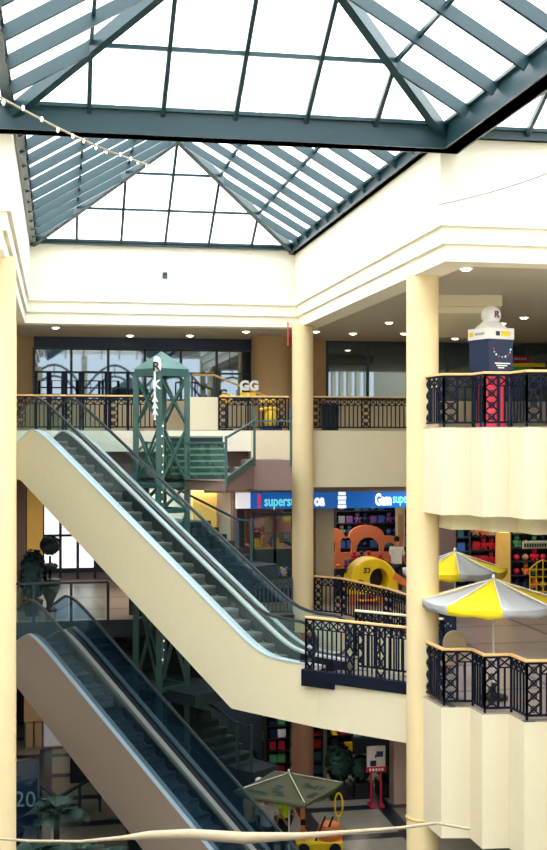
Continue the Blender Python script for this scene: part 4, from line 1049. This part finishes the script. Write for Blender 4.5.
# yellow ride-on cabin
Yc = 35.5; xa, xb = ony(350,Yc,0).x, ony(402,Yc,0).x; f = ffr(xa,Yc); wd = xb-xa; H = zat(560,f)-MZ; zb = zat(594,f)-MZ
cab = thing('play_cabin', 'yellow domed play cabin with orange slide in front of the toy shop', 'play cabin', (xa+wd/2,Yc,MZ))
dome = [(0,zb)]+[(wd*.46-wd*.46*math.cos(PI*i/16)*(1.0), zb+(H-zb)*math.sin(PI*i/16)**.8) for i in range(1,16)]+[(wd*.92,zb)]
h1 = [(wd*.30,zb+.06),(wd*.62,zb+.06)]
hole_big = [(x,y) for x,y in arc(wd*.56, zb+.42, wd*.20, 0, 2*PI, 18, .38)][:-1]
hole_small = [(x,y) for x,y in arc(wd*.20, zb+.26, wd*.10, 0, 2*PI, 14, .20)][:-1]
curve_shape('dome_shell', [dome,hole_big,hole_small], .42, yellow, cab, loc=(xa,Yc+.45,MZ), bevel=.03)
MB().box((xa+.05,Yc+.7,MZ+zb),(xa+wd*.88,Yc+.8,MZ+zb+.7)).build('inner_panel', black, cab)
text('number_mark', '33', .22, Vector((xa+wd*.26,Yc-.0,MZ+zb+.64)), black, cab, ext=.012, off=.006)
for px, m_ in ((353,orange),(363,red),(371,red),(381,orange)):
    x = ony(px,Yc,0).x; MB().box((x-.05,Yc+.05,MZ),(x+.09,Yc+.2,MZ+zb+.02)).build('leg', m_, cab)
MB().tube([(xa+.2,Yc-.05,MZ+zb-.18),(xa+.35,Yc-.12,MZ+zb-.2),(xa+.75,Yc-.12,MZ+zb-.2),(xa+.85,Yc-.05,MZ+zb-.18)], .035, 8).build('grab_bar', yellow, cab)
MB().slab([(xa+wd*.84,Yc,MZ+zb+.45),(xa+wd*.84,Yc+.6,MZ+zb+.45),(xa+wd*1.35,Yc+.6,MZ+.25),(xa+wd*1.35,Yc,MZ+.25)],(0,0,1),.06).build('slide', orange, cab)
for y in (0,.6): MB().bar((xa+wd*.84,Yc+y,MZ+zb+.55),(xa+wd*1.35,Yc+y,MZ+.35),.06,.2).build('slide_side', orange, cab)
p = ony(396.5, 38.0, MZ); person('person in a pale shirt and dark trousers standing in the toy shop with back turned', p, math.radians(150), shirtw, trn, scale=1.06, arms=((.03,.12),(.03,.12)))
b = MB().box((ony(396,41.3,0).x,41.3,MZ+1.2),(ony(405,41.3,0).x,41.36,MZ+2.65)).build('poster_board', mat('pale poster',(216,206,166),.6)); tag(b, 'pale poster board standing behind the person in the toy shop', 'poster')
MB().box((ony(398,41.29,0).x,41.28,MZ+1.5),(ony(403,41.29,0).x,41.30,MZ+2.4)).build('printed_picture', brown, b)
# ---- shops at the far east of the middle floor
def eshop(pxa, pxb, Y, nm, pal, kinds, h=2.9, rows=6):
    shelf_unit('%s shop shelf beyond the yellow sunshades' % nm, ony(pxa,Y,0).x, ony(pxb,Y,0).x, Y, MZ, h, rows, 'on the %s shop shelf' % nm, kinds, pal, gap=.3, s=1.05)
eshop(455, 470, 36.4, 'dark blue', ['navy','teal','navy','blue','grey'], ['boxed_toy','picture_book'])
eshop(470, 500, 36.8, 'red goods', ['red','pink','red','tan','navy','orange'], ['boxed_toy','soft_toy'])
eshop(511, 552, 37.4, 'orange goods', ['orange','tan','red','navy','green'], ['boxed_toy','soft_toy','ball'])
for px, c in ((476,'red'),(483,'pink'),(489,'red'),(495,'tan')):
    x = ony(px,36.3,0).x; put('garment', c, (x,36.3,MZ+2.2), 'hanging before the red goods shelf', s=.7)
A_, B_ = ony(523,35.6,0).x, ony(556,35.6,0).x; f = ffr(A_,35.6)
ws = thing('hanging_sign', 'pale strip sign with dark lettering beyond the sunshades', 'sign', (A_,35.6,zat(549,f)))
MB().box((A_,35.6,zat(549,f)),(B_,35.66,zat(541.5,f))).build('board', mat('pale green sign',(190,200,180),.5), ws)
for k in range(11): MB().cbox((A_+.07+.085*k,35.59,zat(545.2,f)),(.055,.01,.1)).build('letter', navy, ws)
for k in (0.05,.95): MB().bar((A_*(1-k)+B_*k,35.63,zat(542,f)),(A_*(1-k)+B_*k,35.63,UZ-1.7),.02,.02).build('hanger', black, ws)
# yellow wire rack
A_, B_ = ony(530,34.5,0).x, ony(556,34.5,0).x; f = ffr(A_,34.5); z0, z1 = zat(592,f), zat(560,f)
wr = thing('wire_rack', 'yellow wire display rack at the edge of the orange goods shop', 'rack', ((A_+B_)/2,34.5,MZ))
for k in range(5):
    x = A_+(B_-A_)*k/4; MB().bar((x,34.5,MZ),(x,34.5,z1-.25*abs(k-2)/2),.03,.03).build('upright', yellow, wr)
for k in range(4): MB().bar((A_,34.5,z0+(z1-z0-.3)*k/3),(B_,34.5,z0+(z1-z0-.3)*k/3),.03,.03).build('cross_wire', yellow, wr)
MB().tube([(A_,34.5,z1-.27),(A_*.75+B_*.25,34.5,z1-.1),((A_+B_)/2,34.5,z1),(A_*.25+B_*.75,34.5,z1-.1),(B_,34.5,z1-.27)],.02,6).build('top_hoop', yellow, wr)
for k in range(6): put('ball', random.choice(['red','blue','orange']), (A_+.15+(B_-A_-.3)*(k%3)/2, 34.75, MZ+.7*(k//3)+.3 if False else MZ+.0), 'on the floor behind the yellow wire rack', s=.8) if k < 3 else None
# chair and bin behind the middle balcony railing
p = atz(455, 25.2, MZ)
chr_ = thing('cafe_chair', 'beige chair with high arched back behind the middle balcony railing beside the round column', 'chair', p, rz=math.radians(-20))
cream = mat('beige chair shell',(214,196,160),.5)
out = [(-.23,.42),(.23,.42),(.24,.85)]+arc(0,.88,.235,.1,PI-.1,10,.24)+[(-.24,.85)]
o = curve_shape('backrest', [out], .012, cream, chr_, loc=Vector(p)+Vector((0,-.22,0)), bevel=.012)
MB().box((-.23,-.22,.43),(.23,.22,.47)).build('seat', cream, chr_, local=True, bevel=.015)
for x in (-.2,.2):
    for y in (-.2,.2): MB().bar((x,y,0),(x*.95,y*.95,.43),.03,.03).build('leg', black, chr_, local=True)
p = atz(447, 28.5, MZ)
bn = thing('litter_bin', 'navy square litter bin near the beige chair', 'bin', p, rz=-PSI)
MB().box((-.2,-.2,0),(.2,.2,.95)).build('bin_body', navy, bn, local=True, bevel=.02); MB().box((-.22,-.22,.95),(.22,.22,1.02)).build('lid', black, bn, local=True, bevel=.02)
for k in range(3): MB().cbox((-.08+.07*k,-.203,.7+.05*(k%2)),(.04,.01,.05)).build('printed_mark', umbg, bn, local=True)
# ---- west part of the middle floor: bright window, planter
A_, B_ = ony(43,44,0).x, ony(95,44,0).x
wi = thing('window_7', 'bright window with dark frame at the west end of the middle floor', 'window', ((A_+B_)/2,44,MZ), kind='structure')
MB().box((A_,44,MZ+.4),(B_,44.04,UZ-1.7)).build('lit_pane', mat('daylit white pane',(236,240,255),.5,emit=1.1), wi)
for k in range(4): x = A_+(B_-A_)*k/3; MB().box((x-.05,43.9,MZ),(x+.05,44.06,UZ-1.7)).build('mullion', black, wi)
for z in (MZ+1.6,MZ+2.75): MB().box((A_,43.9,z-.04),(B_,44.06,z+.04)).build('transom', black, wi)
struct('wall_mid_west', MB().box((ony(27,43.6,0).x,43.6,MZ),(A_,43.9,UZ-1.7)), yellowwall, 'yellow wall at the west end of the middle floor')
struct('wall_mid_west_return', MB().box((ony(17,36,0).x-.4,36,MZ),(ony(25,36,0).x,36.3,UZ-1.7)), mauve)
p = ony(50, 36.0, MZ)
tp = thing('topiary_plant', 'clipped round topiary in an urn behind the west glass balustrade', 'plant', p)
MB().lathe((0,0,0),[(.2,0),(.22,.05),(.1,.14),(.12,.3),(.3,.7),(.33,.95),(.27,.97)],20).build('urn', black, tp, smooth=True, local=True)
MB().lathe((0,0,.9),[(.04,0),(.035,.75)],8).build('stem', soil, tp, local=True)
def foliage(c, r, n, sz):
    m = MB()
    for _ in range(n):
        d = Vector((random.gauss(0,1),random.gauss(0,1),random.gauss(0,1))).normalized(); q = Vector(c)+Vector((d.x*r[0],d.y*r[1],d.z*r[2]))*random.uniform(.75,1.0)
        t = d.cross(Vector((random.random(),random.random(),1))).normalized()*sz; b_ = d.cross(t).normalized()*sz*.5+d*sz*.3
        m.add([q-t*.5, q+b_, q+t, q-b_], [(0,1,2,3)])
    return m
m = foliage((0,0,1.98),(.30,.30,.30),500,.09); m.ball((0,0,1.98),.25,14,10); m.build('foliage_ball', darkfol, tp, local=True)
m = foliage((0,0,1.32),(.24,.24,.12),200,.08); m.ball((0,0,1.32),(.2,.2,.1),12,8); m.build('foliage_collar', darkfol, tp, local=True)
p = ony(33, 35.2, MZ); pp = thing('potted_plant', 'tall dark bushy plant between the topiary and the west column', 'plant', p)
MB().lathe((0,0,0),[(.22,0),(.3,.45),(.26,.46)],16).build('pot', soil, pp, smooth=True, local=True)
m = foliage((0,0,1.2),(.38,.38,.75),700,.14); m.lathe((0,0,.4),[(.05,0),(.2,.4),(.22,.8),(.05,1.4)],10); m.build('foliage', darkfol, pp, local=True)
# ================================================================ GROUND FLOOR
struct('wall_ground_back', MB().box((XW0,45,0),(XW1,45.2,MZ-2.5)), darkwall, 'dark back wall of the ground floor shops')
Y0 = 36.0
shelf_unit('lit shelf of goods on the ground floor west of the brown pillar', ony(266,Y0,0).x, ony(290,Y0,0).x, Y0, 0, 2.85, 7, 'on the west ground floor shelf', ['shoe_pair_box','picture_book','boxed_toy'], ['white','navy','white','tan','red','grey','green'], gap=.24, frame=black)
shelf_unit('narrow shelf of white and red goods beside the ground floor column', ony(313,Y0,0).x, ony(323,Y0,0).x, Y0, 0, 2.85, 7, 'on the narrow ground floor shelf', ['shoe_pair_box','boxed_toy'], ['white','red','white','grey','teal'], gap=.22, frame=black)
pb = MB().box((ony(323,Y0,0).x,Y0-.1,0),(ony(326,Y0,0).x,Y0+.3,MZ-2.5)); struct('pillar_4', pb, mat('olive post',(110,116,90),.6), 'slim olive post beside the narrow shelf')
shelf_unit('dark shop shelf with maroon and yellow goods on the ground floor', ony(327,37.5,0).x, ony(352,37.5,0).x, 37.5, 0, 2.85, 7, 'on the dark ground floor shelf', ['boxed_toy','cap_hat','shoe_pair_box'], ['navy','purple','red','navy','teal','yellow'], gap=.26, frame=black)
xa, xb = ony(352,38.5,0).x, ony(395,38.5,0).x
shopfront('shopfront', 'pale green glass shopfront on the ground floor behind the red framed poster', xa, xb, 38.5, 0, .5, MZ-2.56, 4, gl=clearglass, low=darkwall)
struct('wall_ground_shop', MB().box((xa,40.5,0),(xb,40.6,MZ-2.5)), mat('pale green shop wall',(170,204,190),.6))
pillar('wall_ground_east', 394, 409, 33.0, mat('dim mauve wall',(200,176,160),.8), z0=0, z1=MZ-2.5, label='mauve wall edge by the near column on the ground floor')
# poster stand
p = ony(376, 33.0, 0); f = ffr(p.x,p.y)
ps = thing('poster_stand', 'white framed poster on a red footed stand before the ground floor planting', 'poster stand', p)
z0, z1 = zat(772,f), zat(746,f)
MB().box((p.x-.27,p.y-.03,z0),(p.x+.27,p.y+.03,z1)).build('poster_panel', mat('poster pinkish white',(222,204,196),.6), ps)
MB().box((p.x-.29,p.y-.035,z0),(p.x+.29,p.y+.02,z0+.16)).build('red_band', red, ps)
for dx, dz, w_, h_ in ((.10,.52,.2,.16),(-.09,.26,.18,.16),(-.02,.46,.04,.1)): MB().cbox((p.x+dx,p.y-.035,z0+dz),(w_,.01,h_)).build('printed_picture', navy, ps)
for k in range(5): MB().cbox((p.x-.18+.09*k,p.y-.045,z0+.08),(.05,.01,.07)).build('letter', white, ps)
for s in (-1,1):
    MB().bar((p.x+s*.14,p.y,z0),(p.x+s*.14,p.y,0),.05,.05).build('leg', red, ps); MB().cbox((p.x+s*.14,p.y,.03),(.12,.4,.06)).build('foot', red, ps)
b = MB().box((ony(345,37.0,0).x,37.0,zat(750,38.2)),(ony(352.5,37.0,0).x,37.06,zat(741,38.2))).build('yellow_notice', yellow); tag(b, 'yellow notice hanging at the dark ground floor shelf', 'sign')
# dark planting between the sunshade and the shops
def bush(px, Y, r, h, label, n=1100):
    p = ony(px,Y,0); root = thing('planter_shrub', label, 'plant', p)
    MB().box((-r*.8,-.35,0),(r*.8,.35,.45)).build('planter_box', black, root, local=True, bevel=.02)
    m = foliage((0,0,.45+h/2),(r,.45,h/2),n,.08); m.ball((0,0,.45+h/2),(r*.72,.3,h*.36),12,8); m.build('foliage', leafm, root, local=True)
    for k in range(3): MB().bar((-r*.4+.4*r*k,0,.4),(-r*.4+.4*r*k+.03,0,.45+h*.4),.03,.03).build('stem', soil, root, local=True)
for px, r, h, lb in ((339,.42,1.15,'dark shrub in a black planter next to the olive post'),(361,.36,.75,'dark shrub in a black planter behind the poster legs'),(387,.36,.9,'dark shrub in a black planter east of the poster'),(221,.36,1.3,'dark shrub in a black planter at the foot of the lower stairs'),(249,.36,1.1,'dark shrub in a black planter west of the khaki sunshade')):
    bush(px, 34.0, r, h, lb)
# curved arch of dark tube over the planting
A_ = [ony(248,33.4,0), ony(262,33.4,0)]
# people under the khaki shade
p = atz(267, 29.5, 0); person('person in a white shirt standing under the west edge of the khaki sunshade', p, math.radians(170), shirtw, trn)
p = atz(250, 29.9, 0); person('person in a tan shirt standing west of the person in white', p, math.radians(120), shirtd, trn)
p = atz(284, 30.2, 0); person('person in a yellow green vest standing under the khaki sunshade', p, math.radians(40), hivis, trn, shirtname='vest')
p = atz(257, 30.6, 0); person('person wearing a white cap standing behind the khaki sunshade', p, math.radians(60), shirtd, trn, cap=white)
# ride-on digger toy at the bottom edge
p = atz(319, 30.4, 0); rd = thing('kiddie_digger', 'yellow and orange ride-on toy with black bars under the east edge of the khaki sunshade', 'ride', p, rz=-PSI)
MB().box((-.6,-.35,.1),(.6,.35,.32)).build('chassis', yellow, rd, local=True, bevel=.04)
MB().lathe((.28,0,.32),[(.32,0),(.34,.15),(.26,.36),(.1,.44)],20).build('cab_hood', orange, rd, smooth=True, local=True)
for x in (-.4,.4):
    for y in (-.36,.36): MB().tube([(x+.001*math.cos(a*PI/6),y,.14+.001*math.sin(a*PI/6)) for a in range(2)] if False else [(x,y-.06,.15),(x,y+.06,.15)],.15,16).build('wheel', black, rd, local=True)
for x in (-.1,.1): MB().bar((x,-.2,.3),(x+.25,-.25,.95),.05,.05).build('black_bar', black, rd, local=True)
for x in (-.42,): MB().bar((x,-.1,.3),(x,-.1,1.35),.12,.12).build('striped_post', orange, rd, local=True); MB().box((x-.06,-.165,.7),(x+.06,-.04,.85)).build('black_stripe', black, rd, local=True)
MB().tube([(.5,-.1,.75+.0)]+[(.5+.1*math.sin(a*PI/8),-.1,1.2-.3*math.cos(a*PI/8)) for a in range(17)],.025,6).build('hoop', yellow, rd, local=True)
# palms by the west column
def palm(px, f, h, label, n=15, L=.8):
    p = atz(px, f, 0); root = thing('potted_palm', label, 'plant', p)
    MB().lathe((0,0,0),[(.25,0),(.34,.5),(.36,.52),(.3,.53)],18).build('pot', soil, root, smooth=True, local=True)
    MB().lathe((0,0,.45),[(.07,0),(.05,h-.45)],10).build('stem', soil, root, local=True)
    for k in range(n):
        a = 2*PI*k/n+random.uniform(-.2,.2); el = random.uniform(.3,1.25); m = MB(); sp_ = []
        for i in range(9):
            t = i/8; sp_.append(Vector((math.cos(a)*math.cos(el)*L*t, math.sin(a)*math.cos(el)*L*t, h+math.sin(el)*L*t-.75*L*t*t*(.6))))
        m.tube(sp_, .012, 4)
        for i in range(1,9):
            c = sp_[i]; tdir = (sp_[i]-sp_[i-1]).normalized(); sd = tdir.cross(Vector((0,0,1))).normalized()
            for j in (0,.5):
                cc = sp_[i-1].lerp(sp_[i], j); ll = .42*math.sin(PI*min(.95,(i-.5+j*.5)/9))+.06
                for s in (-1,1):
                    tip = cc+sd*s*ll+tdir*ll*.6+Vector((0,0,-ll*.35)); m.add([cc, cc+tdir*.05, tip], [(0,1,2)])
        m.build('frond', leafm, root, local=True)
    return root
palm(38, 26.4, 1.2, 'bushy palm in a pot closest to the west column'); palm(78, 26.8, 1.0, 'bushy palm in a pot in the middle of the row below the lower escalator'); palm(114, 26.9, .8, 'bushy palm in a pot nearest the side of the lower escalator')
palm(56, 28.6, 1.5, 'taller palm in a pot behind the row below the lower escalator')
# dark glass front with a pale house number, west side of the ground floor
A_, B_ = atz(4, 29.0, 0), atz(38, 29.6, 0)
ng = thing('glass_screen', 'dark glass screen with a pale number 20 beside the west column', 'glass screen', A_)
nrm = (B_-A_).cross(Vector((0,0,1))).normalized()
MB().slab([A_, B_, B_+Vector((0,0,2.6)), A_+Vector((0,0,2.6))], nrm, .02).build('dark_pane', shopglass, ng)
for q in (A_,B_): MB().bar(q, q+Vector((0,0,2.6)), .06, .06).build('frame_post', darksteel, ng)
q = atz(14.5, 29.0, zat(806,29.0))-fw*.05
text('number', '20', .54, q, mat('pale grey print',(84,110,114),.6), ng, rot=(PI/2,0,-PSI), ext=.006)
# lit kiosk window far back on the west ground floor
A_, B_ = ony(24,41,0).x, ony(66,41,0).x; f = ffr(A_,41)
lw = thing('lit_shop_window', 'bright lit window with tan surround at the far west of the ground floor', 'shop window', ((A_+B_)/2,41,0))
MB().box((A_,41,0),(B_,41.1,zat(748,f))).build('counter_front', mauve, lw)
MB().box((A_,41.0,zat(722,f)),(B_,41.1,MZ-2.56)).build('header', brown, lw)
MB().box((A_+.65,41.06,zat(748,f)),(B_,41.1,zat(722,f))).build('lit_pane', mat('dim white pane',(210,214,224),.5, emit=.12), lw)
MB().box((A_,41.06,zat(748,f)),(A_+.62,41.1,zat(722,f))).build('tan_pane', brown, lw)
for k in range(3): MB().box((A_+.3*k,41.0,zat(748,f)),(A_+.3*k+.05,41.1,zat(722,f))).build('mullion', darksteel, lw)
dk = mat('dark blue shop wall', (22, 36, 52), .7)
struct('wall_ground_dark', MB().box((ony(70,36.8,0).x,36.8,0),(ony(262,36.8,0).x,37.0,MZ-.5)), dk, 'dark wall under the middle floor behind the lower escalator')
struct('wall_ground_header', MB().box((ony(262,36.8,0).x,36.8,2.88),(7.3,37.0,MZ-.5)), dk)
A2, B2 = ony(119,36.78,0), ony(134,36.78,0); C2, D2 = ony(138,36.78,0), ony(147,36.78,0)
f = ffr(A2.x, 36.8)
wn = thing('window_8', 'two small bright openings low behind the green tower', 'window', (A2.x,36.78,zat(688,f)), kind='structure')
for a_, b_ in ((A2,B2),(C2,D2)): MB().box((a_.x,36.74,zat(686,f)),(b_.x,36.8,zat(676,f))).build('lit_pane', MATS['lit white panel'], wn)
# ================================================================ HANGING LINES
pts = []
for px, py in ((-14,838),(30,841),(80,841.5),(120,838),(150,835),(190,834),(245,838),(300,836),(350,832),(400,828),(436,823),(470,829)):
    f = 17.5; pts.append(at(px,py,f))
rad = [.016,.02,.02,.03,.06,.075,.085,.05,.03,.024,.022,.02]
m = MB(); b0 = 0
for i, (p_, r_) in enumerate(zip(pts, rad)):
    for k in range(10): m.v.append(p_+fw*(r_*math.cos(2*PI*k/10))+Vector((0,0,r_*math.sin(2*PI*k/10))))
for i in range(len(pts)-1):
    for k in range(10): m.f.append((i*10+k, i*10+(k+1)%10, i*10+10+(k+1)%10, i*10+10+k))
o = m.build('draped_rope', ropem, None, smooth=True); tag(o, 'pale draped rope garland slung low across the hall in front of the lower escalator', 'garland')
A_ = at(-8,93,15.0); B_ = at(152,166,24.0)
pts = [A_.lerp(B_, i/16)+Vector((0,0,-.35*math.sin(PI*i/16)*.25)) for i in range(17)]
light_string('string_lights', 'string of tiny lights slanting from the west wall under the roof beam', pts, 12, r=.016, br=.022)
A_ = at(438,205,20.6); B_ = at(575,163,19.0)
o = MB().tube([A_.lerp(B_, i/8)+Vector((0,0,-.06*math.sin(PI*i/8))) for i in range(9)], .01, 6).build('wire', mat('thin grey wire',(150,150,150),.5)); tag(o, 'thin taut wire crossing the high wall above the near column', 'wire')
p = at(288,322,34.3)
o = MB().box((p.x-.02,p.y,p.z-.68),(p.x+.02,p.y+.01,p.z)).build('ribbon', mat('red ribbon',(210,60,70),.6)); tag(o, 'thin red ribbon hanging from the cornice beside the far column', 'ribbon')
p = at(163.5,277.5,35.0)
o = MB().box((p.x-.07,YB-.06,p.z-.09),(p.x+.07,YB+.0,p.z+.09)).build('wall_box', darksteel, bevel=.01); tag(o, 'small dark box fixed high on the far wall', 'wall box')
MB().cbox((p.x,YB-.065,p.z+.03),(.08,.02,.05)).build('lens', black, o)
# ================================================================ DOWNLIGHTS
dl = None
spots = []
for px, py in ((55.6,327),(246,331),(316,331),(353,333),(404,333),(466,268),(524,317),(502,323),(455,338),(389,322),(130,335),(190,335)):
    p = onz(px, py, CZ); spots.append(p)
for i, p in enumerate(spots):
    if dl is None:
        dl = thing('downlight', 'round recessed downlight glowing in the upper ceiling', 'downlight', p, 'downlights in the upper ceiling')
        MB().lathe((0,0,-.02),[(.10,.0),(.14,0),(.14,.03),(.10,.03)],24).build('ring', white, dl, local=True)
        MB().lathe((0,0,-.06),[(.02,0),(.07,0.01),(.10,.03),(.10,.05)],24).build('lamp', lampm, dl, local=True)
        d_ = dl
    else: d_ = copy_tree(dl, p)
    d_.location = p
    l = bpy.data.lights.new('downlight_lamp', 'SPOT'); l.energy = 60; l.spot_size = 2.0; l.color = (1,.85,.65); l.shadow_soft_size = .1
    lo_ = bpy.data.objects.new('downlight_lamp', l); COL.objects.link(lo_); lo_.location = (p.x,p.y,CZ-.05)
# added area lamps without fittings, brightening shops, stair walls and ground floor
def fill_lamp(loc, sx, sy, power, col=(1,.88,.72)):
    area('shop_fill_lamp', loc, sx, sy, power, col)
fill_lamps = [((9.5,30,2.7),3,2,20),((9.3,37.5,2.6),2,.8,25),((3.9,35.7,UZ-1.9),1.6,.5,45),((1.2,38.3,UZ-1.85),2,.8,80),((-4,36,2.7),2,2,50),((12.5,35.4,UZ-1.85),5,1,90),((9,41,UZ-1.85),4,3,160),((4.2,37.2,UZ-1.85),1.5,.8,40),((14,36,UZ-1.85),4,2,160),((2.6,38.2,UZ-1.85),2,1,70),((-1,40,UZ-1.85),2,2,50),
          ((4.7,35.2,MZ-2.6),1.6,.5,40),((8.5,36.5,MZ-2.6),3,1,22),((10,39.5,MZ-2.6),3,1,25),((-1,39,MZ-2.6),2,1,30)]
for a_ in fill_lamps: fill_lamp(*a_)
# ================================================================ LIGHT
w = bpy.data.worlds.new('world'); sc.world = w; w.use_nodes = True
nt = w.node_tree; bg = nt.nodes['Background']; bg.inputs[0].default_value = (0.92, 0.97, 1.0, 1)
# overcast sky: three times as bright overhead as at the horizon
tc = nt.nodes.new('ShaderNodeTexCoord'); sp = nt.nodes.new('ShaderNodeSeparateXYZ'); nt.links.new(tc.outputs['Generated'], sp.inputs[0])
mr = nt.nodes.new('ShaderNodeMapRange'); mr.inputs['From Min'].default_value = 0.0; mr.inputs['From Max'].default_value = 1.0
mr.inputs['To Min'].default_value = 3.0; mr.inputs['To Max'].default_value = 8.6
nt.links.new(sp.outputs['Z'], mr.inputs['Value']); nt.links.new(mr.outputs[0], bg.inputs[1])
sc.cycles.use_denoising = True
sc.cycles.max_bounces = 10; sc.cycles.transparent_max_bounces = 16
sc.cycles.sample_clamp_indirect = 8
vs = sc.view_settings; vs.view_transform = 'Standard'; vs.look = 'None'; vs.exposure = 0.0; vs.gamma = 1.0
